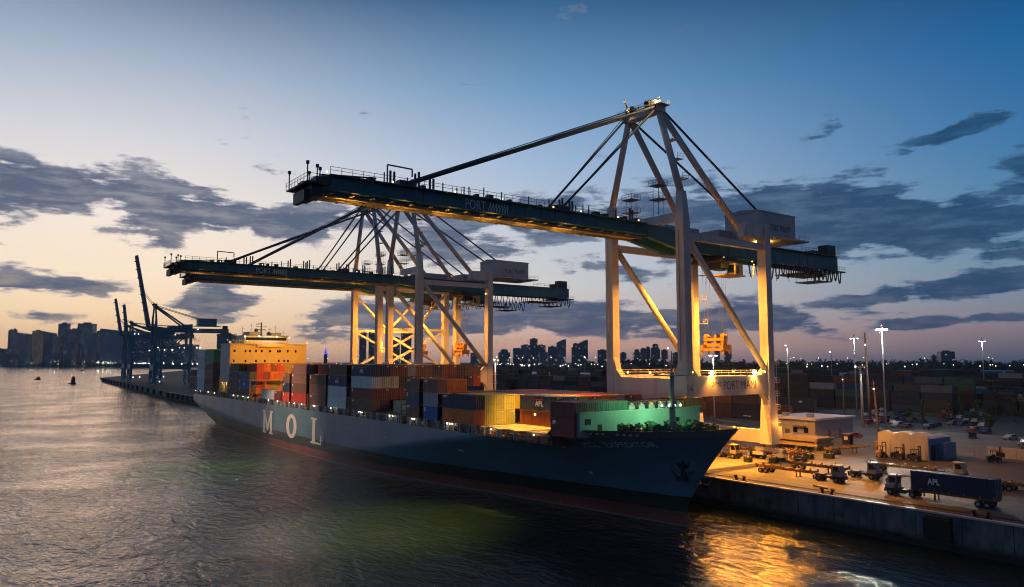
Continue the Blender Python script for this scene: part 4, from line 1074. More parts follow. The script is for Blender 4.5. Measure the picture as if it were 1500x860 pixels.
        for z in (13,16,19,22,26):
            def steps(mb): mb.box(xc+HX-.9,xc+HX+.9,LSY+1.05,LSY+3.0,z,z+.14); rail(mb, P(HX+.9,LSY+1.1,z), P(HX+.9,LSY+3,z), 1.1, .9); rail(mb, P(HX-.9,LSY+3,z), P(HX+.9,LSY+3,z), 1.1, .9)
            mk('stair_platform', steps, mc)
        for z in (65,69.5,74):
            x = HX-.25-(HX-4.9)*(z-61.6)/19
            def steps(mb): mb.box(xc+x-1.4,xc+x+.9,WSY+.8,WSY+2.6,z,z+.14); rail(mb, P(x+.9,WSY+.8,z), P(x+.9,WSY+2.6,z), 1.2, .9)
            mk('stair_platform', steps, mc)
        def steps(mb): mb.tube(P(HX+.9,LSY+2,5.5),P(HX+.9,LSY+2,27),.06,n=4); mb.tube(P(HX-.9,LSY+3,5.5),P(HX-.9,LSY+3,27),.06,n=4)
        mk('stair_post', steps, mc)
        mk('control_cabin', lambda mb: mb.box(xc+HX-1.6, xc+HX+.9, LSY+1.1, LSY+3.4, 9.5, 12.2), mc)
    if yc is not None: root.location.y = yc
    root.rotation_euler.z = rz
    return root

def bulbs(root, pts, kind):
    for p in pts: put('floodlight', flm[kind], root, p)
c1 = crane(-112.5, 'nearest white gantry crane with teal boom, number 14 on its portal leg')
c2 = crane(-223.7, 'white gantry crane with teal boom, directly behind the nearest crane', tip=46.5, boomz=-1.0, stays=(60, 95), number=None)
c3 = crane(-253.0, 'gantry crane with cross-braced legs, third along the wharf', tip=57, stays=(70, 98), xbrace=True, number=None, boomz=-.5, apex_dz=2.6, house=False, words=False, end=172)
bulbs(c1, [(-101.0,125.0,24.4),(-101.0,139.4,24.4)], 'b'); bulbs(c1, [(-117,116.6,24.4),(-110.4,116.6,24.4),(-101,118.9,24.6),(-101,132,24.6),(-101,143,24.5)], 's')
bulbs(c1, [(-106.5,116.8,82.4)], 'w'); bulbs(c1, [(-115.5,116.4,82.4),(-109.2,139.5,51.2)], 'w')
bulbs(c1, [(-108.2,139.0,50.6),(-108.5,150,50.5)], 'w')
# floods on the first crane
for y in (125.0, 139.4):
    light('SPOT', (-100.7,y,24.3), 17000, SOD, .35, (-100.9,y+.2,10), 110, .8); light('SPOT', (-100.4,y,24.6), 44000, SOD, .4, (-62,y-42,0), 60, .8)
light('AREA', (-112.5,131,46.2), 65000, SOD, 2.0, (-110,136,0))
for a_, b_ in (((-107.6,122,50.4),(-100,123,5)), ((-107.6,136,50.4),(-95,138,5)), ((-107.6,150,50.4),(-106,154,5)), ((-107.6,130,50.4),(-106,131,5)), ((-107.6,146,50.4),(-76,137,5))): light('SPOT', a_, 1250000, SOD, .5, b_, 42, 1.0)
light('AREA', (-112,150,46.2), 65000, SOD, 2.0, (-100,158,0))
light('SPOT', (-112,124,50.4), 120000, SOD, .8, (-98,136,5), 50, 1.0)
light('SPOT', (-117,116.8,25), 9000, SOD, .4, (-120,117.5,50), 75, .8)
light('POINT', (-112.5,125,25), 2600, SOD, .5); light('POINT', (-112.5,138,25), 2600, SOD, .5)
light('POINT', (-112.5,143,14), 6000, SOD, .5); light('POINT', (-99,148.5,13), 2500, SOD, .4)
light('POINT', (-106.5,116.4,83.6), 1500, WARM, .4); light('POINT', (-115.5,116.0,82.6), 500, WARM, .3)
light('POINT', (-107.8,142.2,48.4), 200, TUNG, .2); light('POINT', (-108.2,139.0,50.0), 150, TUNG, .2)
light('AREA', (-112.5,160,56.2), 900, TUNG, 4, (-112.5,160,60))
def under_boom(xc, z, y0, y1, e, st=9):
    y = y0
    while y < y1:
        light('SPOT', (xc+1.4,y,z), e, TUNG, .25, (xc-.4,y+9,z+.9), 95, .9); light('POINT', (xc+1.2,y+4,z-.4), e*.12, TUNG, .2); y += st
under_boom(-112.5, 52.3, 45.5, 96, 1500)
# cargo floods under the boom, over the deck and the water beside it
light('SPOT', (-111,88,52.4), 260000, TUNG, .6, (-113,91,14), 40, .5)
light('SPOT', (-112.5,62,52.4), 230000, (1,.74,.12), .6, (-114,58,0), 54, 1.0)
light('SPOT', (-112.5,48,52.4), 90000, (1,.74,.12), .6, (-100,46,0), 48, .95)
# second and third cranes
under_boom(-223.7, 51.2, 49, 98, 1000, 12)
light('AREA', (-223.7,131,46.2), 50000, SOD, 2.5, (-223.7,132,0)); light('POINT', (-223.7,126,26), 3000, SOD, .5)
light('SPOT', (-253,119,28), 32000, SOD, .5, (-256,130,60), 120, .8); light('SPOT', (-238,120,30), 42000, SOD, .5, (-262,135,42), 120, .8); light('POINT', (-253,132,22), 24000, SOD, .5); light('POINT', (-253,131,47), 9000, SOD, .5); light('AREA', (-253,131,50), 40000, SOD, 2.5, (-253,131,0))
light('SPOT', (-212.5,148.5,12), 7000, SOD, .4, (-213,145.5,26), 120, .8); light('SPOT', (-203,138,22), 9000, SOD, .4, (-213.2,145.5,18), 70, .8)
bulbs(c2, [(-211.8,148.5,27),(-213,144,50),(-213,117,24.4)], 's'); bulbs(c3, [(-243,150,50.6),(-243,117,24.4),(-251,116.6,24.2)], 's')
light('SPOT', (-246,92,52), 130000, (1,.42,.035), .6, (-292,96,27), 44, .6); light('SPOT', (-240,90,52), 90000, (1,.42,.05), .6, (-263,94,18), 50, .7)
light('SPOT', (-224,58,51.5), 330000, (.62,1,.22), .6, (-196,50,0), 50, .95)  # added green spot; its pool on the water stands in for a reflection
light('SPOT', (-224,50,51.5), 120000, (1,.64,.34), .6, (-224,80,1), 64, .9)

# blue cranes farther along, booms up
BL = (M['bluecrane'], M['bluecrane'], M['bluecrane'])
def far_crane(xc, yq, label, tip, raised, adz):
    dy = yq
    c_ = crane(xc, label, tip=tip, mats=BL, raised=raised, xbrace=True, words=False, detail=False, apex_dz=adz, group='blue gantry cranes on the far wharf', rz=R(-2.9), yc=(WSY+LSY)/2+dy, end=178)
    return c_
FC = [far_crane(-690, 9, 'tall blue gantry crane with raised boom, nearest on the far wharf', 52, 79, -8), far_crane(-850, 17, 'blue gantry crane with shorter raised boom, second on the far wharf', 84, 83, -16), far_crane(-905, 20, 'blue gantry crane with raised boom, farthest along the far wharf', 74, 80, -16)]
for i, c_ in enumerate(FC):
    for k in range(22):
        r_ = random.Random(i*50+k); put('floodlight', flm['c'], c_, tuple(Vector((c_.location.x+r_.uniform(-10,11), c_.location.y+r_.uniform(-14,30), r_.choice([9,24,24,38,54])))))
# ------------------------------------------------------------------ port yard: container rows
rnd = random.Random(5)
yc_ = ['navy','maroon','brown','rust orange','navy','blue grey','brown','maroon','red','dark brown','grey','white','bright blue','green','dark brown','navy']
def yard_stack(x, y, n_, cols, label, group=None):
    for t in range(n_):
        c_ = cols[t] if cols else rnd.choice(yc_)
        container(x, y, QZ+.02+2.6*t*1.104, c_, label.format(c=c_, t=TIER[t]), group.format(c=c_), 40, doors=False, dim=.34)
for i, (x, cs) in enumerate([(-208,['brown','rust orange','brown']),(-195.6,['maroon','brown','rust orange']),(-183.2,['navy','navy','brown']),(-170.8,['brown','maroon'])]):
    for t, c_ in enumerate(cs):
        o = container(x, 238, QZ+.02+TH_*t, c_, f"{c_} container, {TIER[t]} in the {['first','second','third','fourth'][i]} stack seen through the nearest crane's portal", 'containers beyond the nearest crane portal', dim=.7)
        if (i, t) == (2, 0): q = MB(); q.box(5.0,7.0,-.05,-.02,1.0,1.5); q.box(7.2,8.6,-.05,-.02,1.0,1.35); q.build('marking', M['letter'], o, off=(0,0,0))
for i, x in enumerate((-231.5,-219,-206.5,-194)):
    for t in range(2):
        c_ = ['navy','navy','navy','blue grey','dark brown','navy','navy','navy'][i*2+t]
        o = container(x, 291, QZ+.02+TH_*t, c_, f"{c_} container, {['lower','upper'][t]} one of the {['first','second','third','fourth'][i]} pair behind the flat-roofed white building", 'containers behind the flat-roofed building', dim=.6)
        if i == 3 and t == 1: q = MB(); q.box(5.2,6.5,-.05,-.02,1.0,1.8); q.build('marking', M['letter'], o, off=(0,0,0))
for i in range(21):
    x = -520+i*12.9
    if i in (6, 14): continue
    for t in range(rnd.choice([2,3,3,4])):
        c_ = rnd.choice(yc_)
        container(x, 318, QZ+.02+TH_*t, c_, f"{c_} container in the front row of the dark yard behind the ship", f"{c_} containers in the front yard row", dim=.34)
def far_row(y, x0, x1, lo, hi, gap=.12):
    x = x0
    while x < x1:
        if rnd.random() > gap:
            for k in range(2):
                n_ = rnd.randint(lo, hi)
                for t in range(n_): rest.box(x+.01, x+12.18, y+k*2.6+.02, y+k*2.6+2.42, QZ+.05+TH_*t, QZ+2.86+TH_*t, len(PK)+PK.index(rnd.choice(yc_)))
        x += 12.9
for y, lo, hi in ((326,3,4),(352,3,5),(378,3,5),(440,2,4),(468,3,4),(500,3,5),(540,3,5),(590,3,5),(650,3,5),(720,3,5),(800,3,5)):
    far_row(y, -1.62*y, -.44*y if y < 390 else -.30*y, lo, hi)
for y in (402, 422): far_row(y, -.62*y, -.30*y, 2, 3)
for y in (338, 356, 374): far_row(y, -.40*y, -.24*y, 1, 3, .2)
props(rest.build('container_field', [PM[k] for k in PK]+[PM_GLOOM[k] for k in PK]), 'mass of dim stacked containers filling the far yard and inner deck rows', 'containers', kind='stuff')

# warehouses
def shed(px, d, L, Wd, h, label, mat, roof, pitched=True):
    p = at(px, d); r_ = empty('warehouse', (p.x, p.y, QZ), 0, label, 'warehouse')
    mb = MB(); mb.box(-L/2,L/2,-Wd/2,Wd/2,0,h); mb.build('wall', mat, r_, off=(0,0,0))
    mb = MB()
    if pitched: mb.prism([(-L/2-.5,-Wd/2-.6,h),(-L/2-.5,0,h+2.6),(-L/2-.5,Wd/2+.6,h),(-L/2-.5,Wd/2+.6,h+.3),(-L/2-.5,0,h+2.9),(-L/2-.5,-Wd/2-.6,h+.3)], (L+1,0,0))
    else: mb.box(-L/2-.4,L/2+.4,-Wd/2-.4,Wd/2+.4,h+.003,h+.5)
    mb.build('roof', roof, r_, off=(0,0,0))
    mb = MB()
    for i in range(int(L/11)): mb.box(-L/2+3+i*11,-L/2+8+i*11,-Wd/2-.06,-Wd/2-.01,0,4.6)
    mb.build('loading_door', M['cranedark'], r_, off=(0,0,0))
    return r_
M['shedroof'] = paint('shed_roof_metal', (.42,.44,.47), .4, .2, .1, dirt=(.2,.2,.2)); M['shedwall'] = paint('shed_wall', (.25,.26,.28), .6, .2, .1)
M['blueroof'] = paint('shed_blue_roof', (.20,.36,.46), .4, .2, .1)
shed(800, 660, 150, 40, 9, 'long low warehouse with pale roof behind the central container yard', M['shedwall'], M['shedroof'])
shed(1010, 700, 90, 34, 8, 'pale roofed warehouse beyond the nearest crane portal', M['shedwall'], M['shedroof'])
shed(1195, 640, 52, 28, 8.5, 'warehouse with blue green roof right of the nearest crane', M['shedwall'], M['blueroof'])
shed(1290, 600, 56, 24, 8, 'flat pale roofed shed behind the tall light masts', M['shedwall'], M['shedroof'], False)
shed(1462, 760, 110, 40, 9, 'long warehouse with light blue roof at the right edge', M['shedwall'], M['blueroof'])
shed(1398, 400, 18, 9, 7, 'small flat roofed grey shed among the dark yard at right', M['shedwall'], M['shedroof'], False)
# domed store
p = at(921, 800); r_ = empty('storage_dome', (p.x, p.y, QZ), 0, 'brown rounded storage dome glimpsed above the nearest crane portal beam', 'dome')
mb = MB(); mb.tube((0,0,0),(0,0,9),13,13,28,caps=False); mb.build('dome_wall', paint('dome_brown', (.32,.20,.11), .7, .3, .2), r_, off=(0,0,0))
mb = MB()
for i in range(8): a, c_ = R(90*i/8), R(90*(i+1)/8); mb.tube((0,0,9+9.5*math.sin(a)),(0,0,9+9.5*math.sin(c_)),13*math.cos(a),max(.02,13*math.cos(c_)),28,caps=False)
mb.build('dome_roof', paint('dome_roof_brown', (.30,.18,.10), .7, .3, .2), r_, off=(0,0,0))

# flat-roofed white building
r_ = empty('flat_roof_building', (-127.5,202,QZ), 0, 'single storey white building with flat pale roof beside the nearest crane leg', 'building')
mb = MB(); mb.box(-135,-120.2,192.5,212,QZ,10.2); mb.build('wall', M['offwhite'], r_)
mb = MB(); mb.box(-135.8,-119.5,191.7,212.7,10.203,10.75); mb.build('roof', M['white'], r_)
for x in (-132.4,-127.0,-123.6):
    mb = MB(); mb.box(x,x+1.3,192.38,192.49,6.6,8.1); mb.build('window', M['glass'], r_)
mb = MB(); mb.box(-129.6,-128.2,192.36,192.49,QZ,7.4); mb.build('door', M['wood'], r_)
mb = MB(); mb.box(-126.6,-122.8,191.2,192.45,8.4,8.55); mb.build('awning', M['steel'], r_)
for x in (-133,-125): mb = MB(); mb.box(x,x+1.6,196,197.4,10.75,11.7); mb.build('roof_vent', M['galv'], r_)
mb = MB(); mb.box(-120.18,-120.08,199,200.2,QZ,7.3); mb.box(-120.18,-120.08,204.5,205.7,QZ,7.3); mb.build('side_door', M['steel'], r_)
# scalloped workshop
r_ = empty('scalloped_workshop', (-85,178,QZ), 0, 'pale workshop with wavy scalloped parapet and four bays facing the quay', 'workshop')
x0, x1, y0, y1 = -91.6, -80.4, 172.2, 183.0
mb = MB()
prof = [(x0,QZ),(x1,QZ)]
for i in range(36, -1, -1):
    u = i/36; prof.append((x0+(x1-x0)*u, 10.3+.65*abs(math.sin(u*3*math.pi))))
mb.prism([(x, y0, z) for x, z in prof], (0,.35,0)); mb.build('parapet_wall', M['offwhite'], r_)
M['bluepaint'] = paint('workshop_blue', (.10,.22,.34), .6, .3, .5)
mb = MB(); mb.box(x0+.02,x1-.02,y0+.36,y1,QZ,9.6); mb.build('wall', M['bluepaint'], r_)
mb = MB()
for i in range(3):
    u0, u1 = x0+(x1-x0)*i/3, x0+(x1-x0)*(i+1)/3; nn = 8
    for k in range(nn):
        a = u0+(u1-u0)*k/nn; b_ = u0+(u1-u0)*(k+1)/nn; za = 9.62+.6*math.sin(math.pi*k/nn); zb = 9.62+.6*math.sin(math.pi*(k+1)/nn)
        mb.face([(a,y0+.36,za),(b_,y0+.36,zb),(b_,y1,zb),(a,y1,za)])
mb.build('vaulted_roof', M['shedroof'], r_)
for i in range(4):
    x = x0+.8+i*2.6
    mb = MB(); mb.box(x,x+2.0,y0-.10,y0-.01,QZ,8.8); mb.build('roller_door', M['houseside'], r_)
mb = MB(); mb.box(x1-.01,x1+.10,y0+1.2,y0+3.0,QZ,8.2); mb.build('side_door', M['black'], r_)
mb = MB(); mb.box(x1,x1+1.3,y0+4.5,y1-.5,QZ,8.6); mb.build('lean_to', M['bluepaint'], r_)
# pale yard wall and chain link fence
mb = MB(); mb.box(-75.8,-52,190.0,190.25,QZ,7.4); props(mb.build('yard_wall', M['offwhite']), 'low pale wall running right from the scalloped workshop', 'wall')
r_ = empty('chain_link_fence', (-66,184,QZ), 0, 'chain link fence in front of the pale yard wall', 'fence')
for i in range(9):
    mb = MB(); mb.tube((-76+i*2.8,184,QZ),(-76+i*2.8,184,QZ+2.6),.06,n=5); mb.build('fence_post', M['galv'], r_)
mb = MB()
for z in (.1,1.3,2.55): mb.tube((-76,184,QZ+z),(-53.6,184,QZ+z),.025,n=4)
for i in range(90): x = -76+i*.25; mb.tube((x,184,QZ+.1),(x+(1.2 if i % 2 else -1.2)*.6,184,QZ+2.5),.012,n=3,caps=False)
mb.build('wire_mesh', M['galv'], r_)
mb = MB(); mb.box(-71.5,-69.8,183.85,183.95,QZ+1.0,QZ+1.9); mb.build('fence_sign', M['black'], r_)

# ------------------------------------------------------------------ vehicles
def wheel_mesh(r_, w):
    mb = MB(); mb.tube((0,-w/2,0),(0,w/2,0),r_,n=16); return mb.mesh('tyre', M['rubber'])
TY = wheel_mesh(.5,.55)
rm = MB(); rm.tube((0,-.29,0),(0,.29,0),.26,n=10); RIM = rm.mesh('rim', M['galv'])
TY2 = wheel_mesh(.33,.22); rm = MB(); rm.tube((0,-.115,0),(0,.115,0),.19,n=10); RIM2 = rm.mesh('rim', M['galv'])
def wheel(parent, x, y, z, small=False):
    w = put('wheel', TY2 if small else TY, None, (x,y,z)); w.parent = parent
    q_ = put('rim', RIM2 if small else RIM, None, (0,0,0)); q_.parent = w
def tractor(name_label, x, y, rz, cabmat):
    r_ = empty('terminal_tractor', (x,y,QZ), rz, name_label, 'tractor', 'terminal tractors on the quay'); O = (0,0,0)
    mb = MB(); mb.box(-2.9,2.3,-.5,.5,.65,1.0); mb.box(-2.7,-1.3,-.75,.75,1.0,1.25); mb.box(.4,2.45,-1.2,1.2,.55,1.15); mb.box(-1.0,.2,.55,1.15,.5,1.1); mb.box(2.45,2.6,-1.15,1.15,.5,.85); mb.build('frame', M['cranedark'], r_, off=O)
    mb = MB(); mb.prism([(.75,-1.05,1.15),(2.4,-1.05,1.15),(2.4,-1.05,1.9),(2.1,-1.05,3.05),(.75,-1.05,3.05)], (0,1.5,0)); mb.box(.6,2.3,-1.15,.55,3.053,3.15); cab_ = mb.build('cab', cabmat, r_, off=O)
    mb = MB(); mb.face([(2.41,-.95,1.95),(2.41,.35,1.95),(2.15,.35,2.95),(2.15,-.95,2.95)]); mb.box(1.0,2.0,-1.09,-1.06,1.95,2.85); mb.box(1.0,2.0,.46,.49,1.95,2.85); mb.box(.70,.74,-.9,.3,1.9,2.85); mb.build('window', M['glass'], cab_, off=O, fix=False)
    mb = MB(); mb.tube((.5,.8,1.1),(.5,.8,3.4),.11,n=8); mb.build('exhaust_stack', M['cranedark'], r_, off=O)
    mb = MB(); mb.box(.9,2.4,.6,1.15,1.15,1.75); mb.build('engine_cover', cabmat, r_, off=O)
    for yy in (-1.3,.75):
        mb = MB(); mb.box(2.2,2.28,yy,yy+.25,2.0,2.5); mb.tube((2.2,yy+.12,2.4),(2.0,yy+.12 if yy > 0 else -1.0,2.6),.03,n=4); mb.build('mirror', M['cranedark'], r_, off=O)
    mb = MB(); mb.tube((1.0,-.3,3.15),(1.0,-.3,3.35),.1,n=8); mb.build('beacon', M['yellow'], r_, off=O)
    for yy in (-1.2,.72): mb = MB(); mb.box(-2.95,-2.9,yy,yy+.5,.25,1.0); mb.build('mudflap', M['rubber'], r_, off=O)
    for xx in (1.55,-2.0):
        for yy in (-.95,.95): wheel(r_, xx, yy, .5)
    return r_
M['chass'] = paint('chassis_paint', (.30,.16,.05), .6, .4, 1.0); M['chassd'] = paint('chassis_dark', (.07,.05,.04), .6, .4, 1.0)
def trailer(label, x, y, rz, mat, z=0):
    r_ = empty('container_chassis', (x,y,QZ+z), rz, label, 'chassis', 'container chassis trailers on the quay'); O = (0,0,0)
    mb = MB()
    for yy in (-.55,.45): mb.box(-6.1,6.1,yy,yy+.12,1.0,1.42)
    mb.build('main_rail', mat, r_, off=O)
    for xx in (-6.1,-4.2,-2,0.2,2.4,4.4,5.9):
        mb = MB(); mb.box(xx,xx+.22,-1.2,1.2,1.3 if abs(xx) < 5 else 1.15,1.5); 
        for yy in (-1.22,1.06): mb.box(xx,xx+.3,yy,yy+.16,1.15,1.75)
        mb.build('cross_member', mat, r_, off=O)
    mb = MB(); mb.box(2.6,2.8,-.7,-.5,.1,1.0); mb.box(2.6,2.8,.5,.7,.1,1.0); mb.box(2.4,3.0,-.8,-.4,.02,.1); mb.box(2.4,3.0,.4,.8,.02,.1); mb.build('landing_gear', mat, r_, off=O)
    for xx in (-4.9,-3.7):
        for yy in (-.95,.95): wheel(r_, xx, yy, .5)
    return r_
CABY = paint('cab_yellowish', (.62,.50,.22), .45, .2, .8); CABW = paint('cab_grey_white', (.32,.32,.33), .45, .25, .8, dirt=(.1,.08,.06), dirt_amt=.4)
trailer('empty orange chassis hitched to the tractor nearest the quay edge', -86.8, 128.6, 0, M['chass'])
tractor('white terminal tractor pulling an empty chassis along the outer lane', -77.4, 128.6, 0, CABW)
trailer('empty dark chassis hitched to the tractor in the inner lane', -85.6, 137.4, 0, M['chassd'])
tractor('white terminal tractor with tall exhaust pulling the dark empty chassis', -75.6, 137.4, 0, CABW)
trailer('chassis carrying the navy container at the right of the quay', -54.7, 125.0, R(180), M['chass'])
tractor('white terminal tractor hauling the navy container at right', -62.7, 125.0, R(180), CABW)
o = container(-60.8, 123.8, QZ+1.5, 'navy', 'navy container with white letters riding on the chassis at right', 'containers on trucks')
text_obj('lettering', 'APL', M['letter'], lambda u, v: (2.6+u, -.04, 1.0+v), 1.9, .95, o, bold=.03, off=(0,0,0))
trailer('yellow chassis behind the loaded truck, hitched to the farther tractor', -75.2, 149.5, R(3), M['yellow'])
tractor('yellowish terminal tractor standing behind the loaded truck', -66.2, 150.4, R(3), CABY)
tractor('pale yellow terminal tractor under the nearest crane beside the bow', -109.6, 141.3, R(0), CABY)
trailer('orange chassis parked alone at the right edge of the picture', -50.2, 144.0, 0, M['chass'])
trailer('lone orange chassis parked beside the crane wheels', -103.5, 150.5, R(4), M['chass'])
trailer('orange chassis parked against the land-side crane wheels', -116.5, 149.9, R(-2), M['chass'])
trailer('orange chassis parked third from the rail behind the crane wheels', -104.5, 153.8, R(2), M['chass'])
trailer('dark chassis parked at the back of the cluster behind the crane wheels', -105.8, 157.4, R(-1), M['chassd'])
trailer('orange chassis parked across the lane beyond the stacked hatch covers', -98.5, 170.5, R(80), M['chass'])
# hatch covers landed on the quay
for i in range(2):
    mb = MB(); z = QZ+.9+i*1.25
    mb.box(-117.5,-104.6,168.2,175.6,z,z+.75); mb.box(-117.2,-104.9,168.5,175.3,z+.753,z+.85)
    for k in range(6): mb.box(-117.3+k*2.4,-117.0+k*2.4,168.1,168.19,z-.05,z+.7)
    for xx in (-117,-111,-105.6): mb.box(xx,xx+.5,168.6,175.2,z-(.88 if i == 0 else .49),z-.003)
    props(mb.build('hatch_cover', M['hatch'], off=(-111,172,QZ)), f"flat steel hatch cover lying on the quay, {['lower','upper'][i]} of the stacked pair", 'hatch cover')
# crates and spare gear near the crane wheels
for i, (x, y, s_, lab) in enumerate([(-98.5,141.8,.9,'small dark gear box on the quay beside the yellow tractor'),(-102.5,138.2,.7,'dark gear box just right of the bow on the lit quay'),(-113.5,147.9,1.1,'gear skid between the land-side crane wheels'),(-107.5,147.6,.9,'gear box under the middle of the land-side sill beam'),(-96.5,148.6,1.2,'long gear skid right of the land-side crane wheels'),(-97.8,153.8,.8,'gear box behind the chassis cluster, nearest the crane rail'),(-95.6,158.2,1.0,'gear box at the far corner of the chassis cluster'),(-94.5,145.0,1.0,'low steel skid next to the land-side crane rail')]):
    mb = MB(); mb.box(x-s_,x+s_,y-.6,y+.6,QZ+.1,QZ+1.1); mb.box(x-s_-.1,x+s_+.1,y-.7,y+.7,QZ+.01,QZ+.1); mb.tube((x-s_*.6,y,QZ+1.1),(x-s_*.6,y,QZ+1.5),.1,n=6); mb.tube((x+s_*.6,y,QZ+1.1),(x+s_*.6,y,QZ+1.5),.1,n=6); mb.tube((x-s_*.6,y,QZ+1.5),(x+s_*.6,y,QZ+1.5),.08,n=6)
    props(mb.build('gear_box', M['cranedark'], off=(x,y,QZ)), lab, 'gear box')
# forklifts and the utility cart
def forklift(label, x, y, rz, mat):
    r_ = empty('forklift', (x,y,QZ), rz, label, 'forklift'); O = (0,0,0)
    mb = MB(); mb.box(-1.4,.9,-.65,.65,.45,1.25); mb.prism([(-1.5,-.65,.5),(-.6,-.65,.5),(-.6,-.65,1.6),(-1.5,-.65,1.35)], (0,1.3,0)); mb.build('body', mat, r_, off=O)
    mb = MB()
    for xx, yy in ((-.6,-.6),(-.6,.6),(.8,-.6),(.8,.6)): mb.tube((xx,yy,1.2),(xx*.85,yy,2.5),.06,n=5)
    mb.box(-.7,.8,-.68,.68,2.5,2.58); mb.build('roof_guard', M['cranedark'], r_, off=O)
    mb = MB()
    for yy in (-.4,.4): mb.box(1.05,1.2,yy-.08,yy+.08,.1,3.4)
    mb.box(1.05,1.2,-.4,.4,3.2,3.4); mb.build('mast', M['cranedark'], r_, off=O)
    mb = MB()
    for yy in (-.35,.25): mb.box(1.2,2.3,yy,yy+.12,.15,.22)
    mb.build('fork', M['cranedark'], r_, off=O)
    mb = MB(); mb.box(-.5,.1,-.3,.3,1.25,1.75); mb.build('seat', M['black'], r_, off=O)
    for xx in (-.9,.7):
        for yy in (-.7,.7): wheel(r_, xx, yy, .33, True)
forklift('dark forklift with raised mast at the left corner of the scalloped workshop', -89.6, 169.8, R(90), M['chass'])
forklift('dark forklift parked in front of the workshop middle bays', -85.6, 169.4, R(10), M['cranedark'])
forklift('small dark forklift parked in front of the right workshop bay', -81.8, 168.9, R(-5), M['cranedark'])
forklift('dark forklift standing before the chain link fence at right', -70.5, 180.5, R(40), M['cranedark'])
# cars
def car_meshes(kind):
    b_ = MB(); L = 4.5; w = .9
    if kind == 0: prof = [(-2.25,.35),(2.25,.35),(2.25,.75),(1.2,.95),(.5,1.42),(-1.1,1.45),(-1.75,1.0),(-2.25,.95)]; cabp = [(1.02,.98),(.45,1.36),(-1.05,1.39),(-1.6,1.02)]
    else: prof = [(-2.4,.45),(2.4,.45),(2.4,1.0),(1.3,1.1),(.8,1.75),(-2.0,1.8),(-2.4,1.1)]; cabp = [(1.15,1.14),(.72,1.66),(-1.95,1.7),(-2.2,1.14)]
    b_.prism([(x,-w,z) for x, z in prof], (0,2*w,0)); body = b_.mesh('car_body', M['carpaint'])
    g = MB(); g.prism([(x,-w-.012,z) for x, z in cabp], (0,2*w+.024,0)); glass = g.mesh('window', M['glass'])
    h_ = MB()
    for y in (-.62,.4): h_.box(2.24 if kind == 0 else 2.39, 2.28 if kind == 0 else 2.43, y, y+.25, .6, .75)
    return body, glass, h_.mesh('headlight', M['galv'])
CM = [car_meshes(0), car_meshes(1)]
CC = {'white':(.36,.36,.36),'silver':(.17,.18,.19),'dark grey':(.05,.055,.06),'black':(.012,.012,.014),'dark red':(.22,.02,.02),'dark blue':(.015,.03,.09)}
def car(x, y, rz, col, label, group, kind=0):
    bm2, g, h_ = CM[kind]
    o = put('parked_car', bm2, None, (x,y,QZ+.01), rz, CC[col]); props(o, label, 'car', group)
    put('window', g, o); put('headlight', h_, o)
    for xx in (1.4,-1.4):
        for yy in (-.82,.82): wheel(o, xx, yy, .33, True)
    return o
rnd = random.Random(9)
for r_i, y in enumerate((250, 262, 274, 288, 304, 322, 342)):
    x = -.545*y
    while x < -.385*y:
        if rnd.random() < .5:
            c_ = rnd.choice(['white','dark blue','silver','dark grey','black','dark red','dark blue','white'])
            car(x, y+rnd.uniform(-.5,.5), R(90)+(math.pi if rnd.random() < .4 else 0)+rnd.uniform(-.04,.04), c_, f"{c_} car parked in the rows around the foot of the light masts", f"{c_} cars in the parking rows", rnd.choice([0,1]))
        x += 3.3
for k, (x, y) in enumerate([(-73,205),(-69,209),(-62,214),(-79,222),(-57,206),(-96,232),(-88,236),(-66,228)]):
    c_ = ['dark grey','black','dark blue','white','dark red','black','white','dark grey'][k]
    car(x, y, rnd.uniform(0,6), c_, f"{c_} car parked {['behind the pale wall','second behind the pale wall','by the pale wall far end','on the pale paving left side','at the far right behind the wall','beyond the workshop roof','beside the workshop trees','among the dark trees at right'][k]}", 'cars behind the workshop', k % 2)
o = car(-116.5, 206, R(60), 'dark red', 'dark car with lit red tail lamp beside the flat-roofed building', 'cars near the flat-roofed building')
mb = MB(); mb.box(-2.34,-2.27,-.7,-.35,.65,.85); mb.box(-2.34,-2.27,.35,.7,.65,.85); q_ = mb.build('tail_lamp', M['e_red'], o, off=(0,0,0))
car(-130.5, 189.6, R(5), 'white', 'white pickup-like car in front of the flat-roofed building door', 'cars near the flat-roofed building', 1)
car(-124.8, 189.8, R(-4), 'silver', 'silver car in front of the flat-roofed building window', 'cars near the flat-roofed building', 0)
# kiosk and bins by the gate
r_ = empty('guard_kiosk', (-108.4,188.5,QZ), 0, 'small black guard kiosk standing on the quay road', 'kiosk'); O = (0,0,0)
mb = MB(); mb.box(-1.0,1.0,-.9,.9,0,2.6); mb.build('wall', M['black'], r_, off=O)
mb = MB(); mb.box(-1.2,1.2,-1.1,1.1,2.603,2.75); mb.build('roof', M['steel'], r_, off=O)
mb = MB(); mb.box(-.5,.5,-.95,-.905,1.2,2.1); mb.build('window', M['white'], r_, off=O)
for i, (x, y) in enumerate([(-101,192),(-98.5,194.2),(-96.4,190.6),(-99.8,188.6)]):
    mb = MB(); mb.prism([(x-1.1,y-.7,QZ+.1),(x+1.1,y-.7,QZ+.1),(x+1.4,y-.7,QZ+1.3),(x-1.4,y-.7,QZ+1.3)], (0,1.4,0)); mb.box(x-1.45,x+1.45,y-.75,y+.75,QZ+1.3,QZ+1.42)
    props(mb.build('waste_skip', M['chass'], off=(x,y,QZ)), f"rusty open skip, {['left','rear','right','front'][i]} one of the cluster near the leaning pole", 'skip')

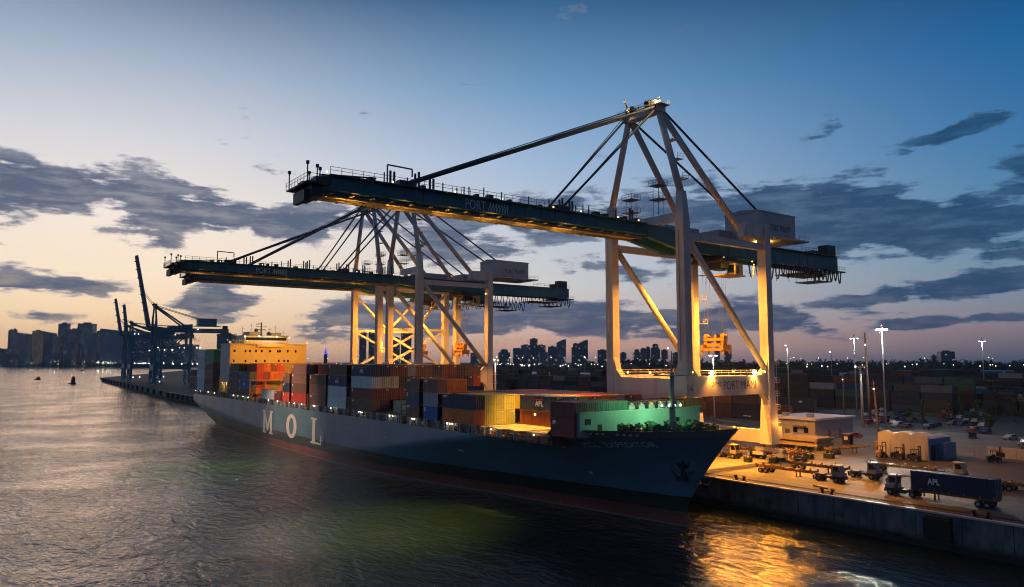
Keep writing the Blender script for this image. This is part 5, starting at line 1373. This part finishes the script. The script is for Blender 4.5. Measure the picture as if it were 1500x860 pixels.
# ------------------------------------------------------------------ light masts and poles
def mast(label, x, y, ztop_, kind, mat, lean=0.0, r0=.28, col='e_cool', energy=0):
    r_ = empty({'wood':'utility_pole'}.get(kind, 'light_mast'), (x,y,QZ), 0, label, {'wood':'utility pole'}.get(kind, 'light mast')); O = (0,0,0); h = ztop_-QZ
    mb = MB(); mb.tube((0,0,0),(lean,0,h),r0,r0*.55,10); mb.build('pole', mat, r_, off=O)
    if kind == 'wood':
        mb = MB(); mb.box(lean*.96-1.2,lean*.96+1.2,-.1,.1,h-2.2,h-2.0); mb.build('cross_arm', mat, r_, off=O)
        mb = MB(); mb.ball((lean*.85,-.3,h*.86),.22,8); mb.build('lamp', M[col], r_, off=O)
    elif kind == 'ring':
        mb = MB(); mb.tube((0,0,h-1.2),(0,0,h-.9),.9,n=12); mb.tube((-1.7,0,h-.9),(1.7,0,h-.9),.1,n=6); mb.tube((0,-1.7,h-.9),(0,1.7,h-.9),.1,n=6); mb.build('lamp_frame', M['galv'], r_, off=O)
        for k in range(6):
            a = math.pi*k/3; mb = MB(); q9 = .30 if energy > 9000 else .2; mb.box(1.5*math.cos(a)-q9,1.5*math.cos(a)+q9,1.5*math.sin(a)-q9,1.5*math.sin(a)+q9,h-1.3,h-1.05); mb.build('lamp', M[col], r_, off=O)
        mb = MB(); mb.ball((0,0,h+.3),.3,8); mb.build('beacon', plain('beacon_red',(.4,.03,.03)), r_, off=O)
    elif kind == 'rack':
        mb = MB(); mb.box(-1.3,1.3,-.5,.5,h-.2,h+.5); mb.box(-1.5,1.5,-.6,.6,h+.5,h+.6); mb.build('lamp_frame', mat, r_, off=O)
        mb = MB(); mb.ball((-1.5,-.4,h+.3),.25,8); mb.build('lamp', M[col], r_, off=O)
    elif kind == 'tee':
        for s_ in (-1,1): mb = MB(); mb.box(min(0,s_*1.9),max(0,s_*1.9),-.12,.12,h-.1,h+.05); mb.build('arm', M['galv'], r_, off=O)
        for s_ in (-1,1): mb = MB(); mb.box(s_*1.4-.5,s_*1.4+.5,-.25,.25,h-.28,h-.103); mb.build('lamp', M[col], r_, off=O)
    elif kind == 'single':
        mb = MB(); mb.box(-1.0,.2,-.3,.3,h-.1,h+.2); mb.build('lamp_frame', M['galv'], r_, off=O)
        mb = MB(); mb.box(-.95,-.2,-.33,.1,h-.3,h-.103); mb.build('lamp', M[col], r_, off=O)
    if energy: light('POINT', (x+lean,y-.3,ztop_-1.9), energy, (1,.95,.82), .5, name='mast_light')
mast('pale concrete mast with a boxy lamp rack, left of the tall wooden pole', -134, 242.6, 24.6, 'rack', M['concretepole'], r0=.5)
mast('tallest wooden pole with crossarm and small lamp', -139.6, 257.8, 37, 'wood', M['wood'], lean=-.7, r0=.5)
mast('short leaning wooden pole in front of the tall mast', -106, 200, 21.6, 'wood', M['wood'], lean=-1.0, r0=.38, col='e_far')
mast('tall steel mast topped by a bright ring of lamps', -125.6, 241.4, 38.2, 'ring', M['galv'], r0=.30, col='e_mast', energy=9100)
light('SPOT', (-125.6,240.2,36.4), 130000, (1,.94,.78), 1.0, (-47,91,0), 22, .6, name='mast_light')
mast('tall steel mast with lamps, just behind the brightest mast', -168, 300, 37.3, 'ring', M['galv'], r0=.32, energy=5000)
mast('steel light mast just right of the nearest crane', -189, 284, 33.6, 'single', M['galv'], r0=.28, energy=1500)
mast('slender wooden pole rising behind the flat-roofed building', -158.7, 274, 22, 'wood', M['wood'], lean=.2, r0=.32, col='e_far')
mast('lone steel light mast far right above the container yard', -186, 468, 39, 'ring', M['galv'], r0=.34, energy=4000)
mast('white double-armed lamp post seen through the crane portal', -188, 233.6, 29, 'tee', M['white'], r0=.32, energy=1500)
p = at(1216, 420); mast('slim light mast between the crane and the wooden poles', p.x, p.y, 32, 'single', M['galv'], r0=.25)
p = at(726, 284); mast('white lamp post beside the second crane land-side leg', p.x, p.y, 27.5, 'single', M['white'], r0=.3, energy=800)
p = at(979, 470); mast('light mast between the nearest crane legs, before the skyline', p.x, p.y, 35, 'single', M['galv'], r0=.26)
# distant lamps
lm = []
for h in (10, 17, 25):
    mb = MB(); mb.tube((0,0,0),(0,0,h),.18,.12,5); mb.ball((0,0,h+.2),.5,6,1)
    lm.append([mb.mesh('street_lamp', [M['galv'], M[e]]) for e in ('e_far','e_farc')])
rnd = random.Random(14)
pts = [(px, d_, 0) for px, d_ in ((1120,560),(1148,590),(1184,600),(1208,610),(1222,640),(1260,700),(1286,620),(1292,640),(1318,660),(1350,690),(1358,720),(1372,690),(1392,700),(1403,760),(1446,700),(1452,760),(1478,720),(1492,760),(1135,700),(1245,760))]
pts += [(765+i*9.5+rnd.uniform(-3,3), rnd.uniform(560,1000), rnd.choice([0,0,1])) for i in range(15)]
pts += [(715+rnd.uniform(0,190), rnd.uniform(600,1300), rnd.choice([1,2,2])) for i in range(16)] + [(905+rnd.uniform(0,90), rnd.uniform(700,1300), rnd.choice([0,1,2])) for i in range(8)] + [(450+rnd.uniform(0,80), rnd.uniform(700,1300), rnd.choice([1,1,2])) for i in range(10)] + [(1150+rnd.uniform(0,350), rnd.uniform(800,1300), rnd.choice([1,2,2])) for i in range(16)] + [(540+rnd.uniform(0,130), rnd.uniform(800,1300), rnd.choice([1,2])) for i in range(7)]
pts += [(720+rnd.uniform(0,180), rnd.uniform(620,1250), rnd.choice([0,1,1])) for i in range(26)] + [(1140+rnd.uniform(0,360), rnd.uniform(560,1000), rnd.choice([1,1,2])) for i in range(18)] + [(455+rnd.uniform(0,70), rnd.uniform(600,1000), rnd.choice([0,1])) for i in range(8)]
for px, d_, k in pts:
    p = at(px, d_, QZ)
    props(put('street_lamp', rnd.choice(lm[k]), None, p), 'small distant lit lamp post out in the port yard', 'street lamp', 'distant lit lamp posts in the port yard')
# ------------------------------------------------------------------ trees
m, n, b = base_mat('foliage'); M['leaf'] = m
oi = n.new('ShaderNodeTexCoord').outputs['Object']; a1 = n.noise(oi, .7, 4, .6)
n.inp(b.inputs['Base Color'], n.mix(n.smooth(a1,.35,.65), (.018,.035,.014), (.06,.085,.03))); b.inputs['Roughness'].default_value = .8
M['bark'] = plain('bark', (.08,.06,.045), .9)
def leaves(mb, c, rx, rz, k, s_, r_):
    for i in range(k):
        while True:
            v = Vector((r_.uniform(-1,1), r_.uniform(-1,1), r_.uniform(-1,1)))
            if .25 < v.length < 1: break
        p = Vector(c)+Vector((v.x*rx, v.y*rx, v.z*rz))
        a = Vector((r_.gauss(0,1), r_.gauss(0,1), r_.gauss(0,1))).normalized(); b_ = a.orthogonal().normalized(); s = s_*r_.uniform(.6,1.4)
        mb.face([p-a*s, p-b_*s*.6, p+a*s, p+b_*s*.6])
def tree(label, x, y, h, w, r_):
    t = empty('tree', (x,y,QZ), 0, label, 'tree', 'dark trees at the right'); O = (0,0,0)
    mb = MB(); mb.tube((0,0,0),(.1,0,h*.45),.22,.14,7)
    for k in range(5): a = r_.uniform(0,6.28); mb.tube((.08,0,h*(.25+.08*k)),(.08+math.cos(a)*w*.6,math.sin(a)*w*.6,h*(.4+.09*k)),.09,.03,5)
    mb.build('trunk', M['bark'], t, off=O)
    mb = MB()
    for k in range(9):
        f = k/8; ww = w*(1-.55*abs(f-.4)*1.6)
        leaves(mb, (r_.uniform(-.4,.4)*w, r_.uniform(-.4,.4)*w, h*(.25+.72*f)), max(.35, ww*.75), h*.11, 75, .22, r_)
    mb.build('crown', M['leaf'], t, off=O, fix=False)
rt_ = random.Random(4)
TP = [(1345,262,8.8,1.0,'slim column-like dark tree behind the scalloped workshop'),(1384,268,9.2,1.3,'slim dark tree, second right of the workshop roof'),(1402,285,9,1.8,'dark tree with uneven crown right of the slim pair'),(1425,262,8,2.8,'broad dark tree behind the pale wall'),
      (1452,300,11,2.4,'tall dark tree left of the far lone mast foot'),(1478,270,9.5,3.0,'wide dark tree near the right edge'),(1497,288,11,2.6,'dark tree cut by the right edge of the picture'),(1440,240,5.5,2.2,'low bushy dark tree just over the pale wall'),(1325,275,5,1.6,'small dark tree behind the left of the workshop')]
for px, d_, h, w, lab in TP:
    p = at(px, d_); tree(lab, p.x, p.y, h, w, rt_)
mb = MB(); rt_ = random.Random(8)
for i in range(620):
    px = rt_.uniform(860, 1640); d_ = rt_.uniform(1050, 1500); p = at(px, d_, QZ); h = rt_.uniform(13, 24)
    leaves(mb, (p.x, p.y, QZ+h*.5), rt_.uniform(5,9), h*.55, 42, 2.1, rt_)
for i in range(200):
    px = rt_.uniform(330, 900); d_ = rt_.uniform(1250, 1600); p = at(px, d_, QZ); h = rt_.uniform(5, 11)
    leaves(mb, (p.x, p.y, QZ+h*.5), rt_.uniform(4,8), h*.55, 26, 1.8, rt_)
props(mb.build('tree_belt', M['leaf'], fix=False), 'far dark belt of trees along the horizon behind the port yard', 'trees', kind='stuff')
mb = MB()
for i in range(180):
    px = rt_.uniform(-80, 300); d_ = rt_.uniform(3460, 3560); p = at(px, d_, 1); h = rt_.uniform(6, 14)
    leaves(mb, (p.x, p.y, h*.5), rt_.uniform(10,18), h*.6, 20, 4.0, rt_)
props(mb.build('shore_trees', M['leaf'], fix=False), 'low dark trees along the far shore below the left skyline', 'trees', kind='stuff')

# ------------------------------------------------------------------ skyline
def tower_mat(name, col, lit, lcol=(1,.8,.5), sx=4.2, sz_=3.6, glow=.8):
    m, n, b = base_mat(name)
    tc = n.new('ShaderNodeTexCoord').outputs['Object']
    sp = n.new('ShaderNodeSeparateXYZ'); n.l.new(tc, sp.inputs[0])
    u = n.math('ADD', sp.outputs[0], n.math('MULTIPLY', sp.outputs[1], 1.07))
    cu = n.math('FLOOR', n.math('DIVIDE', u, sx)); cv = n.math('FLOOR', n.math('DIVIDE', sp.outputs[2], sz_))
    fu = n.math('FRACT', n.math('DIVIDE', u, sx)); fv = n.math('FRACT', n.math('DIVIDE', sp.outputs[2], sz_))
    wm = n.math('MULTIPLY', n.math('MULTIPLY', n.math('GREATER_THAN', fu, .18), n.math('LESS_THAN', fu, .85)), n.math('MULTIPLY', n.math('GREATER_THAN', fv, .25), n.math('LESS_THAN', fv, .85)))
    cb = n.new('ShaderNodeCombineXYZ'); n.l.new(cu, cb.inputs[0]); n.l.new(cv, cb.inputs[1])
    wn = n.new('ShaderNodeTexWhiteNoise', noise_dimensions='2D'); n.l.new(cb.outputs[0], wn.inputs[0])
    on = n.math('MULTIPLY', wm, n.math('LESS_THAN', wn.outputs[0], lit))
    n.inp(b.inputs['Base Color'], n.mix(wm, col, tuple(x*.55 for x in col))); b.inputs['Roughness'].default_value = .35
    n.inp(b.inputs['Emission Color'], lcol); n.inp(b.inputs['Emission Strength'], n.math('MULTIPLY', on, glow))
    return m
TM = [tower_mat('tower_haze_dark_glass', (.05,.12,.18), .04), tower_mat('tower_haze_blue_glass', (.08,.20,.28), .04), tower_mat('tower_haze_slate', (.06,.14,.20), .05), tower_mat('tower_haze_lit', (.05,.11,.15), .22, (1,.72,.30), 4.6, 4.2, .5), tower_mat('tower_haze_pale', (.12,.24,.31), .015)]  # distance haze is mixed into these facade colours as blue
TMR = paint('tower_roof', (.04,.07,.10), .6, .3, .02)
ORD = ['first','second','third','fourth','fifth','sixth','seventh','eighth','ninth','tenth','eleventh','twelfth','thirteenth','fourteenth','fifteenth','sixteenth','seventeenth','eighteenth','nineteenth','twentieth','twenty-first','twenty-second','twenty-third','twenty-fourth','twenty-fifth','twenty-sixth','twenty-seventh','twenty-eighth','twenty-ninth','thirtieth']
def towers(lst, D, z0, where, group, rng):
    lst = sorted(lst, key=lambda t: t[0])
    for i, (xa, xb, yt, mi, st, dd) in enumerate(lst):
        d_ = D+dd; p = at((xa+xb)/2, d_); w = (xb-xa)/F*d_; h = HC+(528-yt)/F*d_-z0
        r_ = empty('tower_block', (p.x, p.y, z0), -YAW-R(90)+R(180)+rng.uniform(-.12,.12), f"{'tall' if h > 110 else 'low' if h < 60 else 'mid-height'} {['dark glass','haze-blue glass','hazy slate blue','partly lit','hazy pale blue'][mi]} building, {ORD[i]} from the left {where}", 'building', group)
        r_.rotation_euler.z = math.atan2(rt.y, rt.x)+rng.uniform(-.15,.15)
        O = (0,0,0); mb = MB(); dp = w*rng.uniform(.5,.8)
        if st == 1: mb.prism([(-w/2,-dp/2,0),(w/2,-dp/2,0),(w/2,-dp/2,h*.93),(-w/2,-dp/2,h)], (0,dp,0))
        elif st == 2: mb.prism([(-w/2,-dp/2,0),(w/2,-dp/2,0),(w/2,-dp/2,h),(w*.1,-dp/2,h*.97),(-w/2,-dp/2,h*.86)], (0,dp,0))
        elif st == 3: mb.box(-w/2,w/2,-dp/2,dp/2,0,h*.86); mb.box(-w*.32,w*.32,-dp*.35,dp*.35,h*.86,h)
        elif st == 4:
            mb.tube((0,0,0),(0,0,h*.95),w/2,n=14); mb.tube((0,0,h*.95),(0,0,h),w/2,w*.42,n=14)
        else: mb.box(-w/2,w/2,-dp/2,dp/2,0,h)
        mb.build('facade', TM[mi], r_, off=O)
        if st in (0,3):
            mb = MB(); mb.box(-w*.22,w*.22,-dp*.2,dp*.2,h+.02,h+max(3,h*.03)); mb.build('roof_plant', TMR, r_, off=O)
rg = random.Random(2)
LS_ = [(-40,16,511,2,0,0),(14,20,484,0,0,60),(19,25,483,0,0,30),(25,50,487,2,1,0),(50,63,485,3,0,0),(62,81,485,1,1,40),(71,80,505,4,0,-60),(84,90,493,2,0,20),(88,101,474.5,0,0,50),(96,114,500,1,4,-50),(103,115,483,0,3,40),(114,120,480,2,0,80),(118,138,474.5,2,0,90),(121,145,488,1,4,-20),(144,154,485,2,0,30),(154,188,482,4,1,0),(188,215,486,2,0,60),(215,240,492,0,0,30),(32,45,513,1,0,-80),(4,26,520,2,0,-90),(240,262,497,2,3,40),(322,344,490,0,0,-1900),(262,290,505,2,0,50)]
towers(LS_, 3540, 1.2, 'in the downtown skyline at left', 'downtown towers across the water', rg)
CS_ = [(527,537,488,0,0,0),(541,551,485,2,0,30),(575,586,495,0,0,0),(588,603,485,0,0,20),(662,671,506,2,0,0),(730,747,513,2,3,0),(751,764,510,2,4,30),(763,777,506,1,0,60),(776,787,496.5,2,0,80),(786,799,506,0,0,20),(803,816,508,2,0,30),(815,829,497,1,2,0),(837,849,504,0,3,30),(847,861,498,0,2,50),(875,889,513,2,0,0),(893,899,519,2,0,0),(908,917,517,2,0,0),(927,937,513,2,3,20),(937,946,511,1,0,30),(945,952,509,0,0,60),(953,966,505,0,3,0),(968,977,513,2,0,10),(984,997,517,2,0,0),(1046,1053,510,2,0,0),(1060,1070,512,0,0,20),(690,702,517,2,0,40),(790,802,516,4,0,-150)]
towers(CS_, 2600, 5, 'in the skyline behind the cranes', 'towers behind the cranes', rg)
towers([(1374,1393,515,2,0,0),(1362,1369,521,0,0,100)], 2100, 5, 'in the treetops at right', 'blocks above the right treetops', rg)
# purple-lit spire
p = at(478, 2000); r_ = empty('lit_spire', (p.x,p.y,5), 0, 'small pyramid spire glowing purple above the ship containers', 'spire')
mb = MB(); mb.tube((0,0,0),(0,0,38),6,5,6); mb.build('tower_shaft', TMR, r_, off=(0,0,0))
mb = MB(); mb.tube((0,0,38),(0,0,55),5,.4,4); mb.build('spire_tip', M['e_purple'], r_, off=(0,0,0))
# shore lights
mb = MB(); mb.tube((0,0,0),(0,0,7),.3,n=5); mb.ball((0,0,8),1.5,6,1); slm2 = [mb.mesh('shore_lamp', [M['galv'], M[e]]) for e in ('e_far','e_farc')]
for i in range(44):
    px = rg.choice([rg.uniform(0,190), rg.uniform(144,165)]); p = at(px, rg.uniform(3455,3475), 1.2); p.z += rg.uniform(0,12)
    props(put('shore_lamp', rg.choice(slm2), None, p), 'tiny lit lamp on the far shore below the downtown skyline', 'lamp', 'lamps on the far shore')

# ------------------------------------------------------------------ haze
m = bpy.data.materials.new('haze_air'); m.use_nodes = True; nt = m.node_tree
for q in list(nt.nodes):
    if q.type == 'BSDF_PRINCIPLED': nt.nodes.remove(q)
pv = nt.nodes.new('ShaderNodeVolumePrincipled'); pv.inputs['Color'].default_value = (.62,.80,1,1); pv.inputs['Density'].default_value = .00006; pv.inputs['Anisotropy'].default_value = .2
nt.links.new(pv.outputs[0], nt.nodes['Material Output'].inputs['Volume'])
mb = MB(); mb.box(-9200, 3100, -6100, 7100, -4.5, 300)
props(mb.build('haze', m), 'thin bluish evening haze over the harbour', 'haze', kind='stuff')

# ------------------------------------------------------------------ small boats
def boat(label, px, y, L, hh, mat):
    d_ = HC*F/(y-528); p = at(px, d_, 0); r_ = empty('work_boat', (p.x,p.y,0), R(25), label, 'boat', 'small boats on the bay'); O = (0,0,0)
    mb = MB(); w = L*.3; st = []
    for i in range(9):
        t = i/8; ww = w/2*min(1, 2.6*(1-t)+.02)**.6; sh = .9+.7*t*t
        st.append([(-L/2+L*t, -ww, sh), (-L/2+L*t*.97, -ww*.7, -.5), (-L/2+L*t*.97, ww*.7, -.5), (-L/2+L*t, ww, sh)])
    for a, c_ in zip(st[:-1], st[1:]):
        for k in range(3): mb.face([a[k], c_[k], c_[k+1], a[k+1]])
        mb.face([(a[0][0],a[0][1],a[0][2]-.2),(c_[0][0],c_[0][1],c_[0][2]-.2),(c_[3][0],c_[3][1],c_[3][2]-.2),(a[3][0],a[3][1],a[3][2]-.2)])
    mb.face(st[0]); mb.build('hull', mat, r_, off=O)
    mb = MB(); mb.box(-L*.15,L*.2,-w*.33,w*.33,.8,hh*.55); mb.box(-L*.05,L*.15,-w*.25,w*.25,hh*.55,hh*.85); mb.build('cabin', M['cranedark'], r_, off=O)
    mb = MB(); mb.tube((0,0,hh*.8),(0,0,hh*1.5),.12,n=5); mb.build('mast', M['cranedark'], r_, off=O)
boat('small dark work boat with cabin, left of the two on the bay', 60, 556, 14, 5, M['cranedark'])
boat('dark boxy boat heading away, leaving a pale wake', 111, 562, 13, 10, M['cranedark'])
boat('tiny dark boat farthest out on the bay', 124, 543, 16, 4, M['cranedark'])

# ------------------------------------------------------------------ render settings
vs = S.view_settings; vs.view_transform = 'Standard'; vs.look = 'None'; vs.exposure = 0; vs.gamma = 1; vs.use_curve_mapping = False
S.render.engine = 'CYCLES'
S.cycles.use_denoising = True; S.cycles.denoising_prefilter = 'ACCURATE'; S.cycles.filter_width = 1.05
S.cycles.sample_clamp_indirect = 6.0
S.cycles.max_bounces = 5; S.cycles.diffuse_bounces = 2; S.cycles.glossy_bounces = 3; S.cycles.transmission_bounces = 2
S.cycles.caustics_reflective = False; S.cycles.caustics_refractive = False
